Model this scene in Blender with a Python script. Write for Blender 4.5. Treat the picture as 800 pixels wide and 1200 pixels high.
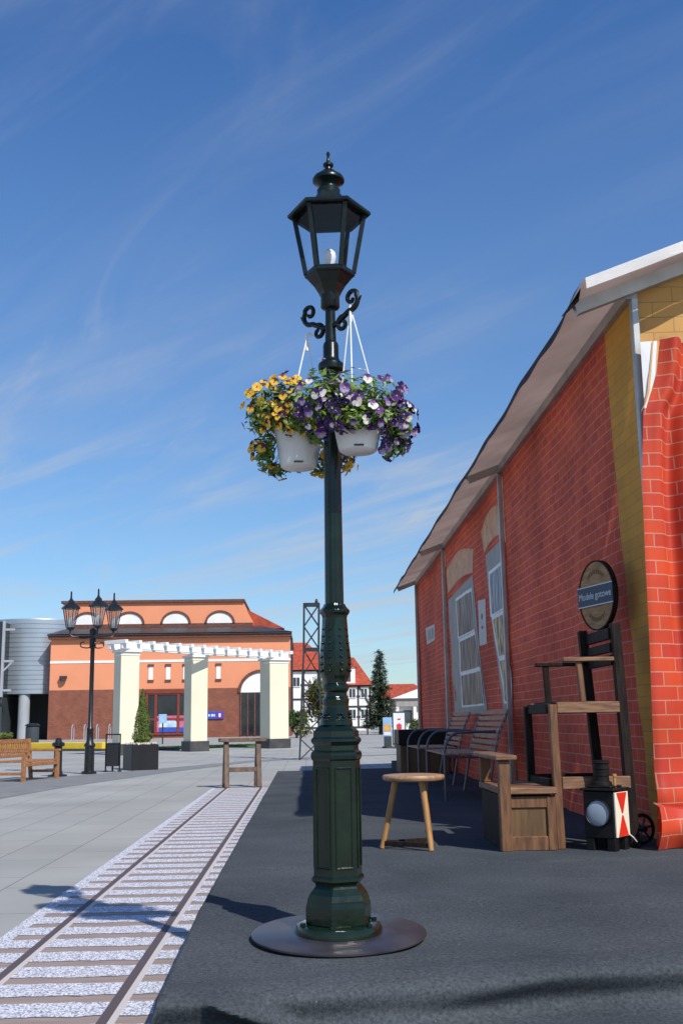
import bpy, bmesh, math, random
from mathutils import Vector, Matrix, noise as mnoise
random.seed(7)
PI = math.pi
for o in list(bpy.data.objects):
    bpy.data.objects.remove(o)
sc = bpy.context.scene
COL = sc.collection

# ------------------------------------------------------------------ camera
cam_d = bpy.data.cameras.new('camera')
cam = bpy.data.objects.new('camera', cam_d); COL.objects.link(cam)
cam_d.sensor_fit = 'VERTICAL'; cam_d.sensor_height = 36.0; cam_d.lens = 37.5
cam_d.clip_start = 0.05; cam_d.clip_end = 6000
def camera_axes():
    F = 1250.0
    Y = Vector(((358-400)/F, -(846-600)/F, 1.0)).normalized()
    Z = Vector((-0.0155, 1.0, 0.0)); Z.z = -(Z.x*Y.x+Z.y*Y.y)/Y.z; Z.normalize()
    X = Y.cross(Z)
    if X.x < 0: X = -X
    return X, Y, Z
_X, _Y, _Z = camera_axes()
right = Vector((_X.x, _Y.x, _Z.x)); up = Vector((_X.y, _Y.y, _Z.y)); fwd = Vector((_X.z, _Y.z, _Z.z))
cam.matrix_world = Matrix(((right.x, up.x, -fwd.x, 0), (right.y, up.y, -fwd.y, 0), (right.z, up.z, -fwd.z, 1.0), (0, 0, 0, 1)))
sc.camera = cam

# ------------------------------------------------------------------ sky and sun
SUN = Vector((0.54, -0.83, 1.0)).normalized()
ELEV = math.asin(SUN.z); AZ = math.atan2(SUN.x, SUN.y)
world = bpy.data.worlds.new('World'); sc.world = world; world.use_nodes = True
wt = world.node_tree; wt.nodes.clear()
def wn(t, **k):
    n = wt.nodes.new(t)
    for a, b in k.items(): setattr(n, a, b)
    return n
w_out = wn('ShaderNodeOutputWorld'); w_bg = wn('ShaderNodeBackground'); w_bg.inputs['Strength'].default_value = 0.1
sky = wn('ShaderNodeTexSky', sky_type='NISHITA'); sky.sun_disc = False
sky.sun_elevation = ELEV; sky.sun_rotation = AZ; sky.altitude = 0; sky.air_density = 1.0; sky.dust_density = 0.3; sky.ozone_density = 2.0
tc = wn('ShaderNodeTexCoord'); sep = wn('ShaderNodeSeparateXYZ'); wt.links.new(tc.outputs['Generated'], sep.inputs[0])
zz = wn('ShaderNodeMath', operation='ADD'); wt.links.new(sep.outputs['Z'], zz.inputs[0]); zz.inputs[1].default_value = 0.08
dx = wn('ShaderNodeMath', operation='DIVIDE'); wt.links.new(sep.outputs['X'], dx.inputs[0]); wt.links.new(zz.outputs[0], dx.inputs[1])
dy = wn('ShaderNodeMath', operation='DIVIDE'); wt.links.new(sep.outputs['Y'], dy.inputs[0]); wt.links.new(zz.outputs[0], dy.inputs[1])
cmb = wn('ShaderNodeCombineXYZ'); wt.links.new(dx.outputs[0], cmb.inputs[0]); wt.links.new(dy.outputs[0], cmb.inputs[1])
def cirrus(rot, sx, sy, off, lo, hi, detail=7.0, dist=0.6):
    m0 = wn('ShaderNodeMapping'); m0.inputs['Rotation'].default_value[2] = rot
    wt.links.new(cmb.outputs[0], m0.inputs[0])
    mp = wn('ShaderNodeMapping')
    mp.inputs['Scale'].default_value = (sx, sy, 1); mp.inputs['Location'].default_value = (off, off*0.37, 0)
    wt.links.new(m0.outputs[0], mp.inputs[0])
    nz = wn('ShaderNodeTexNoise'); nz.inputs['Scale'].default_value = 1.0; nz.inputs['Detail'].default_value = detail
    nz.inputs['Roughness'].default_value = 0.58; nz.inputs['Distortion'].default_value = dist
    wt.links.new(mp.outputs[0], nz.inputs[0])
    mr = wn('ShaderNodeMapRange'); mr.interpolation_type = 'SMOOTHSTEP'
    mr.inputs[1].default_value = lo; mr.inputs[2].default_value = hi
    wt.links.new(nz.outputs['Fac'], mr.inputs[0])
    return mr.outputs[0]
c1 = cirrus(0.75, 0.45, 2.6, 3.1, 0.38, 0.80, 8, 0.9)
c2 = cirrus(1.0, 1.1, 4.5, 8.7, 0.46, 0.85, 10, 1.6)
c3 = cirrus(0.6, 0.35, 0.5, 1.4, 0.30, 0.60, 3, 0.2)
a1 = wn('ShaderNodeMath', operation='MULTIPLY_ADD'); wt.links.new(c2, a1.inputs[0]); a1.inputs[1].default_value = 0.55; wt.links.new(c1, a1.inputs[2])
a2 = wn('ShaderNodeMath', operation='MULTIPLY'); wt.links.new(a1.outputs[0], a2.inputs[0]); wt.links.new(c3, a2.inputs[1])
a3 = wn('ShaderNodeMath', operation='MULTIPLY'); a3.use_clamp = True; wt.links.new(a2.outputs[0], a3.inputs[0]); a3.inputs[1].default_value = 1.0
ek = wn('ShaderNodeMapRange'); ek.interpolation_type = 'SMOOTHSTEP'; ek.inputs[1].default_value = 0.30; ek.inputs[2].default_value = 0.68; ek.inputs[3].default_value = 1.0; ek.inputs[4].default_value = 0.2
wt.links.new(sep.outputs['Z'], ek.inputs[0])
a4 = wn('ShaderNodeMath', operation='MULTIPLY'); wt.links.new(a3.outputs[0], a4.inputs[0]); wt.links.new(ek.outputs[0], a4.inputs[1])
a5 = wn('ShaderNodeMath', operation='MULTIPLY_ADD'); a5.use_clamp = True; wt.links.new(ek.outputs[0], a5.inputs[0]); a5.inputs[1].default_value = 0.06; wt.links.new(a4.outputs[0], a5.inputs[2])
mixc = wn('ShaderNodeMix', data_type='RGBA')
hsv = wn('ShaderNodeHueSaturation'); hsv.inputs['Saturation'].default_value = 1.12; hsv.inputs['Value'].default_value = 1.05
wt.links.new(sky.outputs[0], hsv.inputs['Color'])
tint = wn('ShaderNodeMix', data_type='RGBA', blend_type='MULTIPLY'); tint.inputs[0].default_value = 1.0; tint.inputs[7].default_value = (0.80, 1.0, 1.2, 1)
wt.links.new(hsv.outputs[0], tint.inputs[6])
hm = wn('ShaderNodeValToRGB'); wt.links.new(sep.outputs['Z'], hm.inputs[0])
er = hm.color_ramp.elements
er[0].position = 0.0; er[0].color = (0.80, 0.79, 0.80, 1); er[1].position = 0.75; er[1].color = (0.50, 0.79, 1.02, 1)
e_ = er.new(0.18); e_.color = (0.92, 0.90, 0.88, 1)
e_ = er.new(0.42); e_.color = (0.88, 0.97, 1.01, 1)
tint2 = wn('ShaderNodeMix', data_type='RGBA', blend_type='MULTIPLY'); tint2.inputs[0].default_value = 1.0
wt.links.new(tint.outputs[2], tint2.inputs[6]); wt.links.new(hm.outputs[0], tint2.inputs[7])
wt.links.new(a5.outputs[0], mixc.inputs[0]); wt.links.new(tint2.outputs[2], mixc.inputs[6]); mixc.inputs[7].default_value = (4.6, 4.9, 5.3, 1)
wt.links.new(mixc.outputs[2], w_bg.inputs['Color']); wt.links.new(w_bg.outputs[0], w_out.inputs[0])

sun_d = bpy.data.lights.new('sun', 'SUN'); sun_d.energy = 4.0; sun_d.angle = math.radians(0.53); sun_d.color = (1.0, 0.95, 0.87)
sun = bpy.data.objects.new('sun', sun_d); COL.objects.link(sun)
sun.rotation_euler = SUN.to_track_quat('Z', 'Y').to_euler(); sun.location = (20, -30, 40)

vs = sc.view_settings
sc.display_settings.display_device = 'sRGB'
vs.view_transform = 'Standard'; vs.look = 'None'; vs.gamma = 1.0; vs.use_curve_mapping = False; vs.exposure = 0.25

# ------------------------------------------------------------------ materials
def ninp(n, names, v):
    for k in names:
        if k in n.inputs:
            n.inputs[k].default_value = v; return
def M(name, col, rough=0.6, metal=0.0, var=0.15, vs_=6.0, bump=0.0, bs=40.0, scale=(1, 1, 1), col2=None, coat=0.0, spec=0.5,
      detail=5.0, lo=0.35, hi=0.65, bdist=0.01, sheen=0.0, transl=0.0, rvar=0.0):
    m = bpy.data.materials.new(name); m.use_nodes = True
    nt = m.node_tree; N = nt.nodes; L = nt.links
    b = N['Principled BSDF']; out = N['Material Output']
    b.inputs['Roughness'].default_value = rough; b.inputs['Metallic'].default_value = metal
    ninp(b, ['Specular IOR Level', 'Specular'], spec); ninp(b, ['Coat Weight', 'Clearcoat'], coat)
    if sheen: ninp(b, ['Sheen Weight', 'Sheen'], sheen)
    t = N.new('ShaderNodeTexCoord'); mp = N.new('ShaderNodeMapping'); mp.inputs['Scale'].default_value = scale
    L.new(t.outputs['Object'], mp.inputs[0])
    n1 = N.new('ShaderNodeTexNoise'); n1.inputs['Scale'].default_value = vs_; n1.inputs['Detail'].default_value = detail
    L.new(mp.outputs[0], n1.inputs[0])
    mr = N.new('ShaderNodeMapRange'); mr.inputs[1].default_value = lo; mr.inputs[2].default_value = hi
    L.new(n1.outputs['Fac'], mr.inputs[0])
    mx = N.new('ShaderNodeMix'); mx.data_type = 'RGBA'
    L.new(mr.outputs[0], mx.inputs[0])
    c = list(col)
    if col2 is None:
        mx.inputs[6].default_value = [max(0, x*(1-var)) for x in c]+[1]; mx.inputs[7].default_value = [min(1, x*(1+var)) for x in c]+[1]
    else:
        mx.inputs[6].default_value = c+[1]; mx.inputs[7].default_value = list(col2)+[1]
    L.new(mx.outputs[2], b.inputs['Base Color'])
    if rvar:
        mrr = N.new('ShaderNodeMapRange'); mrr.inputs[3].default_value = max(0.02, rough-rvar); mrr.inputs[4].default_value = min(1, rough+rvar)
        L.new(n1.outputs['Fac'], mrr.inputs[0]); L.new(mrr.outputs[0], b.inputs['Roughness'])
    if bump:
        n2 = N.new('ShaderNodeTexNoise'); n2.inputs['Scale'].default_value = bs; n2.inputs['Detail'].default_value = 4
        L.new(mp.outputs[0], n2.inputs[0])
        bp = N.new('ShaderNodeBump'); bp.inputs['Strength'].default_value = bump; bp.inputs['Distance'].default_value = bdist
        L.new(n2.outputs['Fac'], bp.inputs['Height']); L.new(bp.outputs[0], b.inputs['Normal'])
    if transl:
        tr = N.new('ShaderNodeBsdfTranslucent'); L.new(mx.outputs[2], tr.inputs[0])
        ms = N.new('ShaderNodeMixShader'); ms.inputs[0].default_value = transl
        L.new(b.outputs[0], ms.inputs[1]); L.new(tr.outputs[0], ms.inputs[2]); L.new(ms.outputs[0], out.inputs[0])
    return m

def brick_mat(name, c1, c2, mortar, bw, bh, ms=0.006, axes='yz', rough=0.55, transl=0.0, bump=0.0, offset=0.5, var=0.25, nscale=0.8, spec=0.4, freq=2, mshift=0.0):
    """brick pattern in the plane given by axes (object coordinates), with large soft colour variation"""
    m = bpy.data.materials.new(name); m.use_nodes = True
    nt = m.node_tree; N = nt.nodes; L = nt.links
    b = N['Principled BSDF']; out = N['Material Output']; b.inputs['Roughness'].default_value = rough
    ninp(b, ['Specular IOR Level'], spec)
    t = N.new('ShaderNodeTexCoord'); s = N.new('ShaderNodeSeparateXYZ'); cb = N.new('ShaderNodeCombineXYZ')
    L.new(t.outputs['Object'], s.inputs[0])
    L.new(s.outputs['XYZ'.index(axes[0].upper())], cb.inputs[0]); L.new(s.outputs['XYZ'.index(axes[1].upper())], cb.inputs[1])
    br = N.new('ShaderNodeTexBrick'); br.offset = offset; br.offset_frequency = freq
    L.new(cb.outputs[0], br.inputs['Vector'])
    br.inputs['Scale'].default_value = 1.0; br.inputs['Mortar Size'].default_value = ms; br.inputs['Mortar Smooth'].default_value = 0.3
    br.inputs['Brick Width'].default_value = bw; br.inputs['Row Height'].default_value = bh; br.inputs['Bias'].default_value = 0.0
    br.inputs['Color1'].default_value = list(c1)+[1]; br.inputs['Color2'].default_value = list(c2)+[1]; br.inputs['Mortar'].default_value = list(mortar)+[1]
    n1 = N.new('ShaderNodeTexNoise'); n1.inputs['Scale'].default_value = nscale; n1.inputs['Detail'].default_value = 5
    L.new(t.outputs['Object'], n1.inputs[0])
    mr = N.new('ShaderNodeMapRange'); mr.inputs[1].default_value = 0.3; mr.inputs[2].default_value = 0.7
    mr.inputs[3].default_value = 1-var; mr.inputs[4].default_value = 1+var*0.6
    L.new(n1.outputs['Fac'], mr.inputs[0])
    mul = N.new('ShaderNodeVectorMath'); mul.operation = 'SCALE'
    L.new(br.outputs['Color'], mul.inputs[0]); L.new(mr.outputs[0], mul.inputs['Scale'])
    L.new(mul.outputs[0], b.inputs['Base Color'])
    if bump:
        bp = N.new('ShaderNodeBump'); bp.inputs['Strength'].default_value = bump; bp.inputs['Distance'].default_value = 0.01; bp.invert = True
        L.new(br.outputs['Fac'], bp.inputs['Height']); L.new(bp.outputs[0], b.inputs['Normal'])
    if transl:
        tr = N.new('ShaderNodeBsdfTranslucent'); L.new(mul.outputs[0], tr.inputs[0])
        mxs = N.new('ShaderNodeMixShader'); mxs.inputs[0].default_value = transl
        L.new(b.outputs[0], mxs.inputs[1]); L.new(tr.outputs[0], mxs.inputs[2]); L.new(mxs.outputs[0], out.inputs[0])
    return m

def glass_mat(name, clear=0.9, tint=(1, 1, 1)):
    m = bpy.data.materials.new(name); m.use_nodes = True
    nt = m.node_tree; N = nt.nodes; L = nt.links; N.clear()
    o = N.new('ShaderNodeOutputMaterial'); t = N.new('ShaderNodeBsdfTransparent'); t.inputs[0].default_value = list(tint)+[1]
    g = N.new('ShaderNodeBsdfGlossy'); g.inputs['Roughness'].default_value = 0.03
    x = N.new('ShaderNodeMixShader'); x.inputs[0].default_value = 1-clear
    L.new(t.outputs[0], x.inputs[1]); L.new(g.outputs[0], x.inputs[2]); L.new(x.outputs[0], o.inputs[0])
    return m

MAT = dict(
    lamp=M('dark_green_enamel', (0.004, 0.0125, 0.0065), 0.15, var=0.35, vs_=9, bump=0.22, bs=22, coat=0.12, rvar=0.06, bdist=0.006, spec=0.38),
    lamp_dark=M('lantern_enamel', (0.004, 0.009, 0.0075), 0.3, var=0.3, vs_=12, bump=0.1, bs=25, rvar=0.08, spec=0.35),
    hollow_shade=M('hollow_shade_black', (0.004, 0.004, 0.005), 0.9, var=0.3, spec=0.1),  # flat black that paints in the dark of the lantern's hollow roof
    plate=M('painted_steel_plate', (0.026, 0.025, 0.031), 0.33, vs_=7, col2=(0.05, 0.045, 0.05), bump=0.08, bs=90, rvar=0.12),
    iron=M('black_iron', (0.012, 0.013, 0.014), 0.35, var=0.3, vs_=10, bump=0.05, bs=60),
    pot=M('white_plastic_pot', (0.74, 0.73, 0.70), 0.4, var=0.08, vs_=9),
    cord=M('white_cord', (0.8, 0.8, 0.78), 0.5, var=0.04),
    leaf=M('pansy_leaf', (0.06, 0.135, 0.02), 0.5, vs_=28, col2=(0.30, 0.40, 0.075), transl=0.3),
    violet=M('violet_petal', (0.055, 0.014, 0.14), 0.6, vs_=40, col2=(0.13, 0.025, 0.22), transl=0.25),
    darkviolet=M('dark_violet_petal', (0.022, 0.012, 0.07), 0.6, vs_=40, col2=(0.05, 0.015, 0.11), transl=0.2),
    lilac=M('lilac_petal', (0.18, 0.09, 0.34), 0.6, vs_=40, col2=(0.5, 0.42, 0.6), transl=0.25),
    whitep=M('white_petal', (0.72, 0.7, 0.66), 0.6, var=0.08, transl=0.25),
    yellow=M('yellow_petal', (0.75, 0.42, 0.02), 0.6, vs_=40, col2=(0.8, 0.52, 0.06), transl=0.25),
    burg=M('burgundy_petal', (0.06, 0.01, 0.025), 0.6, vs_=40, col2=(0.13, 0.02, 0.03), transl=0.2),
    bulb=M('frosted_bulb', (0.75, 0.76, 0.78), 0.25, var=0.03),
    glass=glass_mat('clear_pane', 0.965),
    alu=M('aluminium_frame', (0.42, 0.42, 0.40), 0.4, metal=0.5, var=0.15, vs_=4),
    roof=M('beige_roof_tarpaulin', (0.50, 0.37, 0.30), 0.6, var=0.18, vs_=1.5, bump=0.35, bs=5, transl=0.36, bdist=0.03),
    hem=M('white_roof_hem', (0.90, 0.89, 0.87), 0.5, var=0.03, vs_=3, bump=0.1, bs=8),
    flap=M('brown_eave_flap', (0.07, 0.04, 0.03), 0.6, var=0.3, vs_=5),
    brick=brick_mat('red_brick_print', (0.78, 0.145, 0.07), (0.64, 0.105, 0.07), (0.68, 0.36, 0.29), 0.2, 0.083, 0.0042, 'yz', 0.7, 0.22, var=0.32, spec=0.12),
    brickx=brick_mat('red_brick_curtain', (0.70, 0.085, 0.03), (0.56, 0.055, 0.035), (0.60, 0.27, 0.19), 0.2, 0.09, 0.0042, 'xz', 0.55, 0.15, var=0.25, nscale=2, spec=0.25),
    ochre=brick_mat('ochre_brick_print', (0.80, 0.40, 0.065), (0.70, 0.34, 0.065), (0.52, 0.30, 0.11), 0.26, 0.078, 0.004, 'yz', 0.7, 0.08, var=0.3, spec=0.12),
    ochrex=brick_mat('ochre_valance_print', (0.66, 0.36, 0.085), (0.60, 0.32, 0.085), (0.36, 0.22, 0.08), 0.28, 0.11, 0.004, 'xz', 0.5, 0.15, var=0.15),
    tan=M('tan_curtain_border', (0.60, 0.34, 0.13), 0.6, var=0.15, vs_=7),
    lining=M('white_lining', (0.8, 0.8, 0.8), 0.6, var=0.03),
    wingrey=M('printed_grey_frame', (0.31, 0.285, 0.26), 0.55, var=0.12, vs_=4),
    winwhite=M('printed_white_bar', (0.82, 0.82, 0.80), 0.55, var=0.1, vs_=6),
    curtpane=M('printed_curtain_pane', (0.02, 0.02, 0.024), 0.5, vs_=2.6, col2=(0.30, 0.23, 0.17), scale=(1, 4.0, 0.7), lo=0.45, hi=0.58, detail=7),
    skypane=M('printed_sky_pane', (0.05, 0.08, 0.14), 0.5, vs_=3.5, col2=(0.42, 0.42, 0.44), scale=(1, 4.5, 0.8), lo=0.44, hi=0.56, detail=7),
    goldpane=M('printed_gold_pane', (0.06, 0.05, 0.035), 0.5, vs_=3.2, col2=(0.62, 0.46, 0.20), scale=(1, 3.5, 1.4), lo=0.42, hi=0.58, detail=8),
    arch=M('printed_arch_ochre', (0.62, 0.31, 0.15), 0.55, var=0.2, vs_=5),
    paper=M('pale_notice', (0.55, 0.52, 0.50), 0.6, var=0.08, vs_=9),
    ink=M('dark_ink', (0.05, 0.05, 0.06), 0.6, var=0.1),
    wood=M('worn_brown_wood', (0.09, 0.037, 0.015), 0.6, vs_=6, col2=(0.20, 0.090, 0.038), scale=(7, 7, 1), bump=0.25, bs=30, bdist=0.004),
    woodh=M('worn_wood_boards', (0.125, 0.056, 0.026), 0.6, vs_=6, col2=(0.27, 0.14, 0.07), scale=(1.2, 1.2, 9), bump=0.25, bs=30, bdist=0.004),
    woodpanel=M('box_panel_wood', (0.085, 0.043, 0.015), 0.6, vs_=4, col2=(0.155, 0.082, 0.032), scale=(8, 8, 1), bump=0.15, bs=30),
    wooddark=M('dark_and_shaded_wood', (0.010, 0.007, 0.006), 0.65, vs_=6, col2=(0.026, 0.017, 0.013), spec=0.15, scale=(7, 7, 1), bump=0.2, bs=30),  # dark wood; on the box seat its darkness also paints in shade
    stool=M('honey_pine', (0.33, 0.15, 0.045), 0.5, vs_=5, col2=(0.47, 0.245, 0.085), scale=(8, 8, 1), bump=0.1, bs=40),
    stooltop=M('stool_seat_wood', (0.27, 0.145, 0.07), 0.5, vs_=5, col2=(0.42, 0.25, 0.13), scale=(2, 14, 4), bump=0.1, bs=40),
    slat=M('bench_slat_wood', (0.30, 0.145, 0.09), 0.55, vs_=5, col2=(0.44, 0.24, 0.15), scale=(6, 1, 6), bump=0.15, bs=40),
    tube=M('grey_steel_tube', (0.10, 0.11, 0.13), 0.35, metal=0.4, var=0.15),
    black=M('black_lantern_paint', (0.005, 0.005, 0.006), 0.45, vs_=8, col2=(0.015, 0.013, 0.012), spec=0.25, bump=0.1, bs=50),
    lens=M('lantern_lens', (0.34, 0.39, 0.45), 0.3, var=0.06, coat=0.2),
    sigwhite=M('cream_signal_glass', (0.85, 0.78, 0.60), 0.35, var=0.05),
    sigred=M('red_signal_glass', (0.72, 0.035, 0.015), 0.35, var=0.08),
    signwood=M('sign_wood', (0.24, 0.115, 0.035), 0.6, vs_=7, col2=(0.44, 0.23, 0.085), scale=(1, 1, 5), bump=0.2, bs=30),
    navy=M('navy_banner', (0.015, 0.03, 0.065), 0.5, var=0.15),
    letter=M('white_lettering', (0.6, 0.63, 0.68), 0.6, var=0.05),
    cream=M('cream_plaster', (0.74, 0.69, 0.52), 0.8, var=0.04, vs_=0.7, bump=0.15, bs=30),
    whitep2=M('white_plaster', (0.80, 0.79, 0.76), 0.7, var=0.05, vs_=1.5),
    stone=M('dark_plinth_stone', (0.05, 0.05, 0.05), 0.6, var=0.3, vs_=3),
    orange=M('orange_plaster', (0.74, 0.285, 0.15), 0.85, var=0.05, vs_=0.4, detail=8, bump=0.1, bs=12),
    hbrick=brick_mat('hall_brick', (0.26, 0.082, 0.045), (0.20, 0.06, 0.036), (0.25, 0.12, 0.085), 0.25, 0.075, 0.009, 'xz', 0.8, var=0.2, nscale=1.5),
    hbrickt=M('dark_brick_trim', (0.13, 0.05, 0.035), 0.8, var=0.25, vs_=6),
    roofdark=M('dark_roof_sheet', (0.045, 0.04, 0.042), 0.5, var=0.2, vs_=1.0),
    redroof=M('red_roof_tiles', (0.36, 0.06, 0.025), 0.75, var=0.25, vs_=2.5, bump=0.4, bs=10, bdist=0.05),
    redframe=M('red_window_frame', (0.20, 0.035, 0.02), 0.5, var=0.15),
    darkglass=M('dark_shop_glass', (0.02, 0.024, 0.03), 0.06, var=0.4, vs_=0.8),
    purple=M('purple_sign_face', (0.12, 0.04, 0.33), 0.5, var=0.1),
    blue=M('blue_sign_face', (0.03, 0.08, 0.42), 0.5, var=0.1),
    pink=M('pink_poster', (0.5, 0.06, 0.16), 0.5, vs_=1.2, col2=(0.62, 0.18, 0.25)),
    paleblue=M('pale_blue_poster', (0.30, 0.52, 0.68), 0.5, vs_=1.6, col2=(0.68, 0.76, 0.78)),
    silver=M('silver_cladding', (0.40, 0.45, 0.50), 0.38, metal=0.55, var=0.06, vs_=0.6),
    concrete=M('grey_concrete', (0.33, 0.35, 0.38), 0.75, var=0.08, vs_=1),
    charcoal=M('charcoal_cladding', (0.05, 0.06, 0.068), 0.5, var=0.15, vs_=0.5),
    navyscreen=M('dark_glazing', (0.018, 0.025, 0.036), 0.15, var=0.2, vs_=0.5),
    yellowk=M('yellow_border_paint', (0.70, 0.47, 0.02), 0.7, vs_=4, col2=(0.78, 0.55, 0.05)),
    kerb=M('dark_kerb', (0.05, 0.05, 0.05), 0.8, var=0.2),
    grass=M('mown_grass', (0.05, 0.10, 0.018), 0.9, vs_=3, col2=(0.11, 0.17, 0.03)),
    thuja=M('thuja_foliage', (0.045, 0.10, 0.012), 0.7, vs_=5, col2=(0.14, 0.20, 0.025), transl=0.15),
    spruce=M('spruce_needles', (0.024, 0.05, 0.022), 0.8, vs_=1.2, col2=(0.07, 0.10, 0.045), transl=0.1),
    bush=M('bush_leaves', (0.03, 0.065, 0.012), 0.8, vs_=0.9, col2=(0.16, 0.17, 0.03), transl=0.15),
    trunk=M('bark', (0.09, 0.06, 0.04), 0.9, var=0.3, vs_=4),
    gravel=M('pale_gravel', (0.45, 0.38, 0.32), 0.9, vs_=25, col2=(0.68, 0.60, 0.52), bump=0.6, bs=30),
    planter=M('black_planter', (0.012, 0.013, 0.016), 0.45, var=0.2, vs_=3),
    teak=M('bench_teak', (0.27, 0.115, 0.042), 0.55, vs_=4, col2=(0.40, 0.18, 0.07), scale=(4, 4, 4), bump=0.1, bs=30),
    trestle=M('trestle_wood', (0.10, 0.065, 0.05), 0.65, vs_=4, col2=(0.19, 0.125, 0.09), scale=(4, 4, 2), bump=0.2, bs=30),
    timber=M('dark_timber', (0.035, 0.032, 0.032), 0.7, var=0.2),
    steel=M('grey_lattice_steel', (0.02, 0.027, 0.033), 0.45, var=0.15),
    pane=M('window_pane', (0.05, 0.06, 0.075), 0.1, var=0.3, vs_=0.7),
    lampglass=glass_mat('lamp_pane', 0.72, (0.9, 0.9, 0.9)),
    boardw=M('white_board', (0.78, 0.78, 0.78), 0.5, var=0.03),
    boardb=M('sky_blue_print', (0.30, 0.48, 0.72), 0.5, var=0.15, vs_=3),
    boardo=M('orange_print', (0.75, 0.38, 0.08), 0.5, var=0.15, vs_=5),
    boardr=M('red_print', (0.62, 0.05, 0.06), 0.5, var=0.1),
)

# plaza slabs
def plaza_material():
    m = brick_mat('plaza_slabs', (0.36, 0.355, 0.33), (0.335, 0.335, 0.315), (0.16, 0.16, 0.15), 0.95, 0.475, 0.005, 'yx', 0.85, var=0.16, nscale=0.5, spec=0.2)
    nt = m.node_tree; N = nt.nodes; L = nt.links; b = N['Principled BSDF']
    n = N.new('ShaderNodeTexNoise'); n.inputs['Scale'].default_value = 90; n.inputs['Detail'].default_value = 6
    t = [x for x in N if x.bl_idname == 'ShaderNodeTexCoord'][0]; L.new(t.outputs['Object'], n.inputs[0])
    bp = N.new('ShaderNodeBump'); bp.inputs['Strength'].default_value = 0.25; bp.inputs['Distance'].default_value = 0.004
    L.new(n.outputs['Fac'], bp.inputs['Height']); L.new(bp.outputs[0], b.inputs['Normal'])
    return m
MAT['plaza'] = plaza_material()
MAT['band'] = M('dark_paving', (0.20, 0.20, 0.195), 0.85, var=0.1, vs_=3, bump=0.2, bs=60)

def carpet_material():
    m = M('grey_felt_carpet', (0.050, 0.058, 0.066), 0.95, vs_=1.6, col2=(0.076, 0.086, 0.095), bump=0.0, detail=9, lo=0.3, hi=0.7, spec=0.08)
    nt = m.node_tree; N = nt.nodes; L = nt.links; b = N['Principled BSDF']
    t = [x for x in N if x.bl_idname == 'ShaderNodeTexCoord'][0]; mx = [x for x in N if x.bl_idname == 'ShaderNodeMix'][0]
    n = N.new('ShaderNodeTexNoise'); n.inputs['Scale'].default_value = 75; n.inputs['Detail'].default_value = 8; n.inputs['Roughness'].default_value = 0.75; L.new(t.outputs['Object'], n.inputs[0])
    mr = N.new('ShaderNodeMapRange'); mr.inputs[1].default_value = 0.3; mr.inputs[2].default_value = 0.7; mr.inputs[3].default_value = 0.45; mr.inputs[4].default_value = 1.6
    L.new(n.outputs['Fac'], mr.inputs[0])
    sc_ = N.new('ShaderNodeVectorMath'); sc_.operation = 'SCALE'; L.new(mx.outputs[2], sc_.inputs[0]); L.new(mr.outputs[0], sc_.inputs['Scale'])
    # pale specks of lint and grit
    v = N.new('ShaderNodeTexVoronoi'); v.inputs['Scale'].default_value = 9; L.new(t.outputs['Object'], v.inputs[0])
    lt = N.new('ShaderNodeMath'); lt.operation = 'LESS_THAN'; lt.inputs[1].default_value = 0.035; L.new(v.outputs['Distance'], lt.inputs[0])
    mm = N.new('ShaderNodeMix'); mm.data_type = 'RGBA'; L.new(lt.outputs[0], mm.inputs[0]); L.new(sc_.outputs[0], mm.inputs[6]); mm.inputs[7].default_value = (0.16, 0.16, 0.15, 1)
    L.new(mm.outputs[2], b.inputs['Base Color'])
    bp = N.new('ShaderNodeBump'); bp.inputs['Strength'].default_value = 0.8; bp.inputs['Distance'].default_value = 0.006
    L.new(n.outputs['Fac'], bp.inputs['Height']); L.new(bp.outputs[0], b.inputs['Normal'])
    return m
MAT['carpet'] = carpet_material()

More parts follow.
